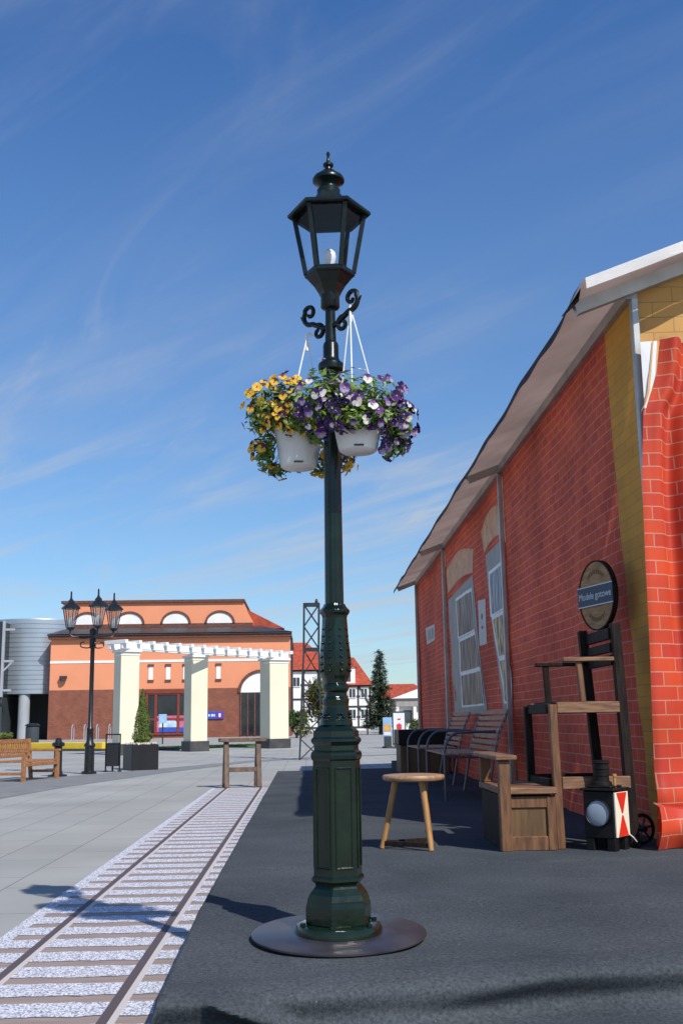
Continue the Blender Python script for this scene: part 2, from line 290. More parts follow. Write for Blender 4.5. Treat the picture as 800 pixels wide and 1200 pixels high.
def track_material():
    """printed mat: white ballast, brown sleepers every 0.3 m, two rails"""
    m = bpy.data.materials.new('printed_track'); m.use_nodes = True
    nt = m.node_tree; N = nt.nodes; L = nt.links; b = N['Principled BSDF']; b.inputs['Roughness'].default_value = 0.6
    ninp(b, ['Specular IOR Level'], 0.25)
    t = N.new('ShaderNodeTexCoord'); s = N.new('ShaderNodeSeparateXYZ'); L.new(t.outputs['Object'], s.inputs[0])
    def mth(op, a, c=None, d=None):
        n = N.new('ShaderNodeMath'); n.operation = op
        for i, v in enumerate((a, c, d)):
            if v is None: continue
            if isinstance(v, (int, float)): n.inputs[i].default_value = v
            else: L.new(v, n.inputs[i])
        return n.outputs[0]
    def mix(f, a, c):
        n = N.new('ShaderNodeMix'); n.data_type = 'RGBA'
        L.new(f, n.inputs[0])
        for i, v in ((6, a), (7, c)):
            if isinstance(v, tuple): n.inputs[i].default_value = list(v)+[1]
            else: L.new(v, n.inputs[i])
        return n.outputs[2]
    v = N.new('ShaderNodeTexVoronoi'); v.inputs['Scale'].default_value = 120; L.new(t.outputs['Object'], v.inputs[0])
    r = N.new('ShaderNodeValToRGB'); L.new(v.outputs['Color'], r.inputs[0])
    r.color_ramp.elements[0].color = (0.36, 0.36, 0.42, 1); r.color_ramp.elements[0].position = 0.15
    r.color_ramp.elements[1].color = (0.78, 0.78, 0.82, 1); r.color_ramp.elements[1].position = 0.6
    dk = mth('GREATER_THAN', v.outputs['Distance'], 0.62)
    ballast = mix(dk, r.outputs[0], (0.24, 0.24, 0.27))
    n = N.new('ShaderNodeTexNoise'); n.inputs['Scale'].default_value = 5; mp = N.new('ShaderNodeMapping'); mp.inputs['Scale'].default_value = (1, 8, 1)
    L.new(t.outputs['Object'], mp.inputs[0]); L.new(mp.outputs[0], n.inputs[0]); n.inputs['Detail'].default_value = 6
    nb = N.new('ShaderNodeTexNoise'); nb.inputs['Scale'].default_value = 9; L.new(t.outputs['Object'], nb.inputs[0])
    sl = mix(n.outputs['Fac'], (0.20, 0.145, 0.12), (0.42, 0.325, 0.275))
    yy = mth('ADD', s.outputs['Y'], mth('MULTIPLY', mth('SUBTRACT', nb.outputs['Fac'], 0.5), 0.05))
    fr = mth('FRACT', mth('DIVIDE', yy, 0.3))
    on = mth('LESS_THAN', fr, 0.32)
    xs = mth('MULTIPLY', mth('GREATER_THAN', s.outputs['X'], -1.40), mth('LESS_THAN', s.outputs['X'], -0.50))
    base = mix(mth('MULTIPLY', on, xs), ballast, sl)
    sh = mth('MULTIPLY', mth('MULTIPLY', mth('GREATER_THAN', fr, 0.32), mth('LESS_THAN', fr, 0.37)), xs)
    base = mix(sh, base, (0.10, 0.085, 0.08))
    for xc in (-1.23, -0.69):
        d = mth('SUBTRACT', s.outputs['X'], xc)
        web = mth('MULTIPLY', mth('GREATER_THAN', d, -0.030), mth('LESS_THAN', d, 0.012))
        head = mth('MULTIPLY', mth('GREATER_THAN', d, 0.008), mth('LESS_THAN', d, 0.034))
        base = mix(web, base, (0.10, 0.075, 0.075))
        base = mix(head, base, (0.56, 0.50, 0.47))
    L.new(base, b.inputs['Base Color'])
    return m
MAT['track'] = track_material()

# ------------------------------------------------------------------ mesh helpers
def Vz(*a): return Vector(a)
class MB:
    def __init__(s): s.bm = bmesh.new(); s.mi = 0
    def _add(s, verts, faces, smooth=False):
        vs_ = [s.bm.verts.new(v) for v in verts]; out = []
        for f in faces:
            try:
                fc = s.bm.faces.new([vs_[i] for i in f]); fc.smooth = smooth; fc.material_index = s.mi; out.append(fc)
            except ValueError: pass
        return vs_, out
    def box(s, x0, x1, y0, y1, z0, z1, bevel=0.0, rot=None, piv=None):
        V = [(x, y, z) for x in (x0, x1) for y in (y0, y1) for z in (z0, z1)]
        F = [(0, 1, 3, 2), (4, 6, 7, 5), (0, 4, 5, 1), (2, 3, 7, 6), (0, 2, 6, 4), (1, 5, 7, 3)]
        if rot is not None:
            p = Vector(piv) if piv is not None else Vector(((x0+x1)/2, (y0+y1)/2, (z0+z1)/2))
            V = [tuple(rot @ (Vector(v)-p) + p) for v in V]
        vs_, fs = s._add(V, F)
        if bevel > 0:
            es = list({e for f in fs for e in f.edges})
            r = bmesh.ops.bevel(s.bm, geom=es, offset=bevel, segments=1, affect='EDGES', profile=0.5)
            for f in r['faces']: f.material_index = s.mi
        return s
    def bar(s, p, q, w, h, bevel=0.0, upv=(0, 0, 1)):
        """box beam from p to q, width w (sideways) and height h"""
        p = Vector(p); q = Vector(q); d = (q-p); L = d.length; d.normalize()
        u = Vector(upv)
        if abs(d.dot(u)) > 0.97: u = Vector((0, 1, 0))
        side = d.cross(u).normalized(); u2 = side.cross(d).normalized()
        V = []
        for t in (0, L):
            for a in (-w/2, w/2):
                for b in (-h/2, h/2): V.append(tuple(p+d*t+side*a+u2*b))
        F = [(0, 1, 3, 2), (4, 6, 7, 5), (0, 4, 5, 1), (2, 3, 7, 6), (0, 2, 6, 4), (1, 5, 7, 3)]
        vs_, fs = s._add(V, F)
        if bevel > 0:
            es = list({e for f in fs for e in f.edges})
            r = bmesh.ops.bevel(s.bm, geom=es, offset=bevel, segments=1, affect='EDGES', profile=0.5)
            for f in r['faces']: f.material_index = s.mi
        return s
    def tube(s, pts, r, n=10, r1=None, caps=True):
        pts = [Vector(p) for p in pts]; k = len(pts); rings = []
        prev = None
        for i, p in enumerate(pts):
            d = (pts[min(i+1, k-1)]-pts[max(i-1, 0)]).normalized()
            if prev is None:
                u = Vector((0, 0, 1)) if abs(d.z) < 0.9 else Vector((1, 0, 0))
                a = d.cross(u).normalized()
            else:
                a = (prev - d*prev.dot(d)).normalized()
            prev = a; b = d.cross(a)
            rr = r if r1 is None else r+(r1-r)*i/(k-1)
            rings.append([p+(a*math.cos(2*PI*j/n)+b*math.sin(2*PI*j/n))*rr for j in range(n)])
        V = [tuple(v) for R in rings for v in R]; F = []
        for i in range(k-1):
            for j in range(n):
                F.append((i*n+j, i*n+(j+1) % n, (i+1)*n+(j+1) % n, (i+1)*n+j))
        if caps: F += [tuple(range(n-1, -1, -1)), tuple((k-1)*n+j for j in range(n))]
        s._add(V, F, True); return s
    def lathe(s, prof, n=32, c=(0, 0, 0), rf=None, phase=0.0, smooth=True, caps=True):
        V = []; F = []; k = len(prof)
        for (r, z) in prof:
            for j in range(n):
                a = 2*PI*j/n+phase
                rr = r if rf is None else r*rf(a, z)
                V.append((c[0]+rr*math.cos(a), c[1]+rr*math.sin(a), c[2]+z))
        for i in range(k-1):
            for j in range(n):
                F.append((i*n+j, i*n+(j+1) % n, (i+1)*n+(j+1) % n, (i+1)*n+j))
        if caps: F += [tuple(range(n-1, -1, -1)), tuple((k-1)*n+j for j in range(n))]
        s._add(V, F, smooth); return s
    def poly(s, pts, smooth=False):
        s._add([tuple(p) for p in pts], [tuple(range(len(pts)))], smooth); return s
    def prism(s, pts, d):
        """planar outline pts extruded by vector d"""
        d = Vector(d); n = len(pts); V = [tuple(p) for p in pts]+[tuple(Vector(p)+d) for p in pts]
        F = [tuple(range(n-1, -1, -1)), tuple(range(n, 2*n))]+[(i, (i+1) % n, n+(i+1) % n, n+i) for i in range(n)]
        s._add(V, F); return s
    def grid(s, nu, nv, fn, smooth=True):
        V = [tuple(fn(i/nu, j/nv)) for i in range(nu+1) for j in range(nv+1)]
        F = [(i*(nv+1)+j, (i+1)*(nv+1)+j, (i+1)*(nv+1)+j+1, i*(nv+1)+j+1) for i in range(nu) for j in range(nv)]
        s._add(V, F, smooth); return s
    def build(s, name, mats, parent=None, world=False, smooth_angle=38):
        bm = s.bm
        bmesh.ops.recalc_face_normals(bm, faces=bm.faces[:]) if not getattr(s, 'keep', False) else None
        lim = math.radians(smooth_angle)
        for e in bm.edges:
            if len(e.link_faces) == 2 and e.calc_face_angle(0) > lim: e.smooth = False
        if world and parent is not None:
            off = BASE[parent.name]
            Mx = off.inverted()
            bm.transform(Mx)
        me = bpy.data.meshes.new(name); bm.to_mesh(me); bm.free()
        if not isinstance(mats, (list, tuple)): mats = [mats]
        for m in mats: me.materials.append(MAT[m] if isinstance(m, str) else m)
        o = bpy.data.objects.new(name, me); COL.objects.link(o)
        if parent is not None:
            o.parent = parent; BASE[o.name] = BASE[parent.name]
        else: BASE[o.name] = Matrix.Identity(4)
        return o
BASE = {}
def tag(o, label=None, cat=None, group=None, kind=None):
    if label: o['label'] = label
    if cat: o['category'] = cat
    if group: o['group'] = group
    if kind: o['kind'] = kind
    return o
def thing(name, label, cat, loc=(0, 0, 0), rz=0.0, group=None):
    o = bpy.data.objects.new(name, None); COL.objects.link(o); o.empty_display_size = 0.1
    o.location = loc; o.rotation_euler = (0, 0, rz)
    BASE[o.name] = Matrix.Translation(Vector(loc)) @ Matrix.Rotation(rz, 4, 'Z')
    return tag(o, label, cat, group)
def dup(root, loc=None, rz=None, label=None, group=None):
    def rec(o, par):
        c = o.copy(); COL.objects.link(c)
        if par is not None: c.parent = par
        BASE[c.name] = BASE[o.name]
        for ch in [x for x in bpy.data.objects if x.parent == o]: rec(ch, c)
        return c
    r = rec(root, None)
    if loc is not None: r.location = loc
    if rz is not None: r.rotation_euler = (0, 0, rz)
    BASE[r.name] = Matrix.Translation(r.location) @ Matrix.Rotation(r.rotation_euler.z, 4, 'Z')
    if label: r['label'] = label
    if group: r['group'] = group
    return r
def text_mesh(s, size, name, mat, parent, mx, extrude=0.001):
    cu = bpy.data.curves.new('lettering', 'FONT'); cu.body = s; cu.size = size; cu.align_x = 'CENTER'; cu.align_y = 'CENTER'; cu.extrude = extrude
    t = bpy.data.objects.new('lettering_source', cu); COL.objects.link(t)
    dg = bpy.context.evaluated_depsgraph_get(); dg.update()
    me = bpy.data.meshes.new_from_object(t.evaluated_get(dg)); bpy.data.objects.remove(t); bpy.data.curves.remove(cu)
    me.transform(mx); me.materials.clear(); me.materials.append(MAT[mat])
    o = bpy.data.objects.new(name, me); COL.objects.link(o); o.parent = parent; BASE[o.name] = BASE[parent.name]
    return o

# ------------------------------------------------------------------ setting: plaza, paving band, stage, track mat
mb = MB(); mb.grid(1, 1, lambda u, v: (-2500+5000*u, -300+4300*v, 0.0))
tag(mb.build('plaza', 'plaza'), kind='structure')
mb = MB()
lo_ = [(-7.4, 8.5), (-5.2, 13), (-4.35, 15.4), (-3.95, 18.5), (-3.0, 22.8), (-1.4, 28.3), (0.1, 30.5), (3.4, 32.9), (12, 36.0)]
hi_ = [(-12, 9.5), (-7.6, 15), (-5.9, 19.5), (-4.75, 22.3), (-3.45, 25.0), (-1.5, 29.5), (0.1, 31.5), (3.4, 33.6), (12, 36.8)]
V = []
for a, b in zip(lo_, hi_): V += [(a[0], a[1], 0.004), (b[0], b[1], 0.004)]
mb._add(V, [(2*i, 2*i+2, 2*i+3, 2*i+1) for i in range(len(lo_)-1)])
tag(mb.build('paving_band', 'band'), kind='structure')

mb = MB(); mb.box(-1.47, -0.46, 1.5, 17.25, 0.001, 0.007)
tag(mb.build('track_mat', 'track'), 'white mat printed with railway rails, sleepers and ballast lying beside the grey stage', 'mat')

SZ = 0.2
def stage_z(x, y):
    fy = 3.62+0.19*(max(min(x, 6), -0.5)+0.45)
    d = y-fy
    z = SZ-0.05*max(0.0, min(1.0, (5.0-y)/1.4))
    z += 0.006*mnoise.noise(Vector((x*1.3, y*0.9, 0)))+0.003*mnoise.noise(Vector((x*5, y*3, 3)))
    z += 0.007*math.exp(-((d-0.10-0.03*mnoise.noise(Vector((x*1.6, 2, 2))))/0.03)**2)
    for yk, hk, sk in ((4.05, 0.006, 0.06), (5.0, 0.008, 0.05), (5.55, 0.006, 0.04), (6.3, 0.008, 0.05), (7.9, 0.007, 0.05), (9.7, 0.008, 0.06), (12.2, 0.008, 0.08)):
        q = (y-yk-0.10*mnoise.noise(Vector((x*0.8, yk, 0)))-0.05*x)/sk
        z += hk*math.exp(-q*q)*(0.6+0.8*mnoise.noise(Vector((x*1.1, yk*2, 7))))
    return z, fy
def stage():
    mb = MB()
    xs = []
    x = -0.50
    while x < 1.3: xs.append(x); x += 0.014
    while x < 3.2: xs.append(x); x += 0.03
    while x < 9.0: xs.append(x); x += 0.35
    prof = [(-0.62, 0.012), (-0.45, 0.015), (-0.30, 0.02), (-0.20, 0.035), (-0.13, 0.06), (-0.08, 0.10), (-0.052, 0.15), (-0.034, 0.21), (-0.022, 0.28), (-0.018, 0.35), (-0.019, 0.43), (-0.024, 0.51), (-0.031, 0.59), (-0.037, 0.67), (-0.041, 0.75),
            (-0.041, 0.82), (-0.034, 0.88), (-0.018, 0.93), (0.004, 0.965), (0.03, 0.99), (0.06, 1.0), (0.1, 1.0)]
    ds = [p[0] for p in prof]; zf = [p[1] for p in prof]
    d = 0.13
    while d < 2.6: ds.append(d); d += 0.035
    while d < 14.8: ds.append(d); d += 0.14
    nx, nd = len(xs), len(ds)
    V = []
    for i, x in enumerate(xs):
        for d in ds:
            z, fy = stage_z(x, 0); y = fy+d
            z, fy = stage_z(x, y)
            # front drape with soft folds and one deep crease near the corner
            j = len(V) % nd
            if j < len(prof)-1:
                k = 1-zf[j]
                fold = 0.022*math.sin(x*4.6+0.9)*k + 0.03*mnoise.noise(Vector((x*2.6, d*6, 5)))*k
                w_ = (x-(-0.30+0.30*k))/0.06
                v_ = (x-(0.75-0.5*k))/0.20
                crease = (1.2*math.exp(-w_*w_)+0.35*math.exp(-v_*v_))*math.sin(PI*min(1, k**0.6))
                z = z*zf[j]+0.004
                y -= fold+0.07*crease
                z = max(z, 0.006)
            # left edge drape: round corner
            if i == 0: z = 0.0
            elif i == 1: z = max(0.0, z-0.03); x_ = x
            xx = x
            if i == 0: xx = xs[1]-0.022
            if d < 0.05 and i < 10:
                y += (10-i)*0.006*(0.05-d)/0.2
            V.append((xx, y, z))
    F = [(i*nd+j, (i+1)*nd+j, (i+1)*nd+j+1, i*nd+j+1) for i in range(nx-1) for j in range(nd-1)]
    mb._add(V, F, True)
    # rear and side faces
    return mb.build('stage_carpet', 'carpet', smooth_angle=70)
tag(stage(), kind='structure')
mb = MB(); mb.box(1.75, 9.0, 18.2, 22.4, 0.0, 0.196)
tag(mb.build('stage_extension', 'carpet'), kind='structure')

# ------------------------------------------------------------------ party tent printed as a brick house
def build_tent():
    T = thing('party_tent', 'long party tent printed as a red brick house with ochre corners, on the grey stage', 'tent', (2.29, 6.9, SZ))
    EZ = 3.845; SL = 0.39; EX = 1.875; FY = 6.58
    dr = lambda y: 0.0105*(y-6.9)
    def wx(y, z):
        t = max(0.0, min(1.0, (3.8-z)/3.6))
        bay = ((y-6.9) % 5.03)/5.03
        w = 0.05*mnoise.noise(Vector((y*0.7, z*0.6, 1.3)))*math.sin(PI*bay)
        # diagonal tension folds from the upper corners of the bays
        e = min(bay, 1-bay)*5.03
        w += 0.010*math.sin((z*1.0+e*1.4)*9)*math.exp(-e*0.9)*t
        w += 0.012*math.sin(y*7+1.5*mnoise.noise(Vector((y, z, 4))))*(0.2+t)*math.sin(PI*bay)*0.6
        return 2.29+0.03*t+w
    def panel(name, y0, y1, mat, z0=SZ, z1=3.84, off=0.0, bn=None):
        mb = MB(); nu = max(4, int((y1-y0)/0.07))
        def fn(u, v):
            a = y0; b = y1
            if bn: a, b = bn(z0+(z1-z0)*v)
            y = a+(b-a)*u
            z = z0+(z1-dr(y)-z0)*v
            return (wx(y, z)+off, y, z)
        mb.grid(nu, 44, fn)
        return mb.build(name, mat, T, world=True, smooth_angle=80)
    cb = lambda z: 7.37+0.2*min(1, max(0, (z-0.2)/2.0))
    panel('corner_strip', 6.93, 7.55, 'ochre', bn=lambda z: (6.93, cb(z)))
    panel('side_wall', 7.55, 11.96, 'brick', bn=lambda z: (cb(z), 11.96))
    panel('side_wall', 12.0, 17.14, 'brick')
    panel('side_wall', 17.2, 21.5, 'brick')
    def patch(name, quad, mat, off, parent, n=8, arch=0.0):
        # quad: TL TR BR BL as (y, z), printed on the fabric
        mb = MB()
        def fn(u, v):
            a = [quad[0][k]+(quad[1][k]-quad[0][k])*u for k in (0, 1)]; b = [quad[3][k]+(quad[2][k]-quad[3][k])*u for k in (0, 1)]
            y = a[0]+(b[0]-a[0])*v; z = a[1]+(b[1]-a[1])*v
            z += arch*math.sin(PI*u)*(1-0.55*v)
            return (wx(y, z)-off, y, z)
        mb.grid(n, n*2, fn)
        return mb.build(name, mat, parent, world=True, smooth_angle=80)
    # window prints: TL TR BR BL seen from outside
    for frame, panes, arch, mats in (
        ([(16.95, 2.87), (14.42, 2.93), (13.62, 1.07), (16.75, 1.07)],
         [[(15.95, 2.75), (14.55, 2.73), (14.40, 2.2), (15.9, 2.21)], [(15.82, 2.13), (14.35, 2.12), (14.05, 1.68), (15.78, 1.69)], [(15.76, 1.63), (14.0, 1.62), (13.85, 1.2), (15.72, 1.2)]],
         [(17.0, 3.36), (14.3, 3.28), (14.4, 2.97), (16.95, 2.98)], ('curtpane', 'curtpane', 'curtpane')),
        ([(13.4, 3.05), (12.03, 3.05), (12.03, 1.02), (12.6, 1.02)],
         [[(13.07, 2.76), (12.2, 2.76), (12.15, 2.27), (13.0, 2.26)], [(12.95, 2.19), (12.12, 2.19), (12.1, 1.73), (12.66, 1.73)], [(12.62, 1.67), (12.1, 1.67), (12.07, 1.2), (12.4, 1.2)]],
         [(13.7, 3.40), (12.04, 3.42), (12.04, 3.10), (13.5, 3.10)], ('skypane', 'goldpane', 'goldpane'))):
        w = patch('printed_window', frame, 'wingrey', 0.006, T)
        patch('printed_arch', arch, 'arch', 0.006, T, 10, 0.13)
        for q, m in zip(panes, mats):
            f = 0.045
            yl = [(q[0][0]+0.1, q[0][1]+f), (q[1][0]-0.06, q[1][1]+f), (q[2][0]-0.06, q[2][1]-f*0.6), (q[3][0]+0.1, q[3][1]-f*0.6)]
            patch('glazing_frame', yl, 'winwhite', 0.010, w)
            patch('pane', q, m, 0.014, w)
    p = patch('printed_notice', [(14.02, 2.54), (13.45, 2.5), (13.4, 1.93), (13.95, 1.94)], 'paper', 0.006, T)
    patch('notice_mark', [(13.78, 2.34), (13.68, 2.34), (13.68, 2.27), (13.78, 2.27)], 'ink', 0.010, p, 2)
    patch('notice_mark', [(13.76, 2.18), (13.66, 2.18), (13.66, 2.14), (13.76, 2.14)], 'ink', 0.010, p, 2)
    p2 = patch('printed_plaque', [(20.3, 2.72), (19.1, 2.69), (19.15, 2.41), (20.25, 2.40)], 'paper', 0.006, T)
    patch('plaque_print', [(20.1, 2.66), (19.3, 2.64), (19.32, 2.46), (20.08, 2.46)], 'wingrey', 0.010, p2, 4)
    # poles
    for y in (6.9, 11.98, 17.17, 21.53):
        o_ = 0.03 if y < 7 else 0.0
        mb = MB(); mb.box(2.235+o_, 2.285+o_, y-0.03, y+0.03, SZ, 3.84-dr(y), 0.006)
        mb.build('pole', 'alu', T, world=True)
        if y > 7:
            mb = MB(); mb.bar((2.32, y, 3.93-dr(y)), (1.89, y, 3.765-dr(y)), 0.05, 0.08); mb.build('eave_bracket', 'alu', T, world=True)
    mb = MB(); mb.bar((2.28, 6.9, 3.885), (2.28, 21.53, 3.885-dr(21.53)), 0.08, 0.085)
    mb.build('eave_beam', 'alu', T, world=True)
    mb = MB(); mb.bar((1.87, 6.87, 3.755), (6.29, 6.87, 5.475), 0.06, 0.09); mb.build('gable_rafter', 'alu', T, world=True)
    mb = MB(); mb.bar((6.31, 6.87, 5.475), (10.73, 6.87, 3.755), 0.06, 0.09); mb.build('gable_rafter', 'alu', T, world=True)
    # roof sheet
    mb = MB()
    def roof(u, v):
        y = FY+0.02+(22.2-FY-0.02)*v; bay = ((y-6.9) % 5.03)/5.03
        x = EX+(6.3-EX)*u
        sag = -0.03*math.sin(PI*bay)*math.sin(PI*min(1, u*1.2))
        if u == 0: sag += 0.012*math.sin(y*3.1)+0.02*mnoise.noise(Vector((y*1.3, 0, 2)))
        return (x, y, EZ-dr(y)+SL*(x-EX)+sag)
    mb.grid(24, 90, roof)
    mb.grid(24, 90, lambda u, v: (lambda p: (12.6-p[0], p[1], p[2]))(roof(u, v)))
    mb.build('roof', 'roof', T, world=True, smooth_angle=60)
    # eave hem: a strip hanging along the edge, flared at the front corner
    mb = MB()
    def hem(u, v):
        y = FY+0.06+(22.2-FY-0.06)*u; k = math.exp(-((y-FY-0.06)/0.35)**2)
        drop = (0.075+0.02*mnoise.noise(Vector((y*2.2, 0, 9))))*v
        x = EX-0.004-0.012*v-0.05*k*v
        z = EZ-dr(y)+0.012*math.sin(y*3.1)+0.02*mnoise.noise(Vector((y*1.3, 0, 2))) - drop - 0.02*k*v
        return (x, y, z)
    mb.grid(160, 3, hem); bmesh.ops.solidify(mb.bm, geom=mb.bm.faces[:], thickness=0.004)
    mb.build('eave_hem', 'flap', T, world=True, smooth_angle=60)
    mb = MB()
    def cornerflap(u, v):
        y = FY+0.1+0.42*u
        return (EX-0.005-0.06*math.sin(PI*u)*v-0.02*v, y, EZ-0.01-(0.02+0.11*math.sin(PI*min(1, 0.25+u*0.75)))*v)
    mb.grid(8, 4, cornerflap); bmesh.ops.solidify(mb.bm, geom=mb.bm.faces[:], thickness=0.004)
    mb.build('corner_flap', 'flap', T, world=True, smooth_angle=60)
    # white rake hem
    mb = MB()
    for a, b, in (((EX, EZ), (6.3, EZ+SL*(6.3-EX))), ((12.6-EX, EZ), (6.3, EZ+SL*(6.3-EX)))):
        def rk(u, v, a=a, b=b):
            x = a[0]+(b[0]-a[0])*u; z = a[1]+(b[1]-a[1])*u
            return (x, FY-0.012*v+0.004*math.sin(x*9)*v, z+0.015-0.082*v)
        mb.grid(40, 3, rk, False)
    bmesh.ops.solidify(mb.bm, geom=mb.bm.faces[:], thickness=0.006)
    mb.build('rake_hem', 'hem', T, world=True, smooth_angle=60)
    # gable valance in ochre
    mb = MB()
    mb.grid(60, 14, lambda u, v: (lambda x: (x, 6.93+0.012*math.sin(x*11+v*2), 3.50+(min(3.88+0.39*(x-2.29), 3.88+0.39*(10.3-x))-3.50)*v))(2.31+7.97*u))
    mb.build('gable_valance', 'ochrex', T, world=True, smooth_angle=70)
    mb = MB()
    mb.grid(40, 3, lambda u, v: (lambda x: (x, 6.90-0.01*v+0.01*math.sin(x*14), 3.505+0.055*v+0.03*math.sin(PI*min(1, max(0, (x-2.3)/1.6)))))(2.45+7.6*u))
    mb.build('valance_border', 'tan', T, world=True, smooth_angle=70)
    # curtain
    edge = [(3.52, 2.43), (3.3, 2.395), (3.15, 2.35), (3.02, 2.28), (2.56, 2.236), (2.1, 2.222), (1.43, 2.208), (0.7, 2.185), (0.2, 2.17)]
    def ex(z):
        for (za, xa), (zb, xb) in zip(edge, edge[1:]):
            if za >= z >= zb:
                t = (za-z)/(za-zb); return xa+(xb-xa)*t
        return edge[0][1] if z > 3 else edge[-1][1]
    mb = MB()
    def cur(u, v):
        z = 0.21+(3.52-0.21)*v
        x = ex(z)+1.9*u
        s = x-ex(z)
        f = 0.075*math.sin(s*17+0.9*math.sin(z*0.7)+ (1-v)*0.8)+0.02*math.sin(s*41+z)
        f *= 0.55+0.6*v
        f += 0.015*mnoise.noise(Vector((s*4, z*2.2, 2)))
        yy = 6.84-f*(0.3+0.7*min(1, s*6))
        # tied bulge near the bottom
        yy -= 0.05*math.exp(-((z-0.5)/0.09)**2)
        return (x, yy, z)
    mb.grid(110, 70, cur)
    mb.build('front_curtain', 'brickx', T, world=True, smooth_angle=80)
    mb = MB()
    def skirt(u, v):
        x = 2.12+1.9*u; z = 0.206+0.235*v
        yy = 6.70-0.06*math.sin(x*13)-0.05*math.sin(PI*v)+0.02*mnoise.noise(Vector((x*6, z*8, 1)))
        return (x+0.03*v, yy, z+0.02*math.sin(x*7)*v)
    mb.grid(50, 10, skirt)
    mb.grid(50, 4, lambda u, v: (lambda p: (p[0], p[1]+0.13*v, p[2]+0.02*v))(skirt(u, 1.0)))
    mb.build('curtain_hem_roll', 'brickx', T, world=True, smooth_angle=80)
    mb = MB()
    mb.grid(24, 2, lambda u, v: (lambda z: (ex(z)-0.055*math.sin(PI*min(1, (z-3.0)/0.35)*0.5)*(1-v)-0.004, 6.80+0.02*v, z))(3.0+0.50*u))
    mb.build('curtain_border', 'tan', T, world=True, smooth_angle=80)
    mb = MB(); mb.poly([(2.292, 6.82, 3.50), (2.40, 6.80, 3.50), (2.37, 6.80, 3.25), (2.288, 6.82, 3.0)])
    mb.build('lining_gusset', 'lining', T, world=True)
    # far and rear walls close the box
    mb = MB(); mb.poly([(2.29, 21.56, SZ), (10.3, 21.56, SZ), (10.3, 21.56, 3.85), (6.3, 21.56, 5.42), (2.29, 21.56, 3.85)])
    mb.build('rear_wall', 'brickx', T, world=True)
    mb = MB(); mb.poly([(10.3, 6.9, SZ), (10.3, 21.5, SZ), (10.3, 21.5, 3.85), (10.3, 6.9, 3.85)])
    mb.build('side_wall', 'brick', T, world=True)
    mb = MB(); mb.poly([(4.1, 6.95, SZ), (10.3, 6.95, SZ), (10.3, 6.95, 3.5), (4.1, 6.95, 3.5)])
    mb.build('front_wall', 'brickx', T, world=True)
    return T
build_tent()

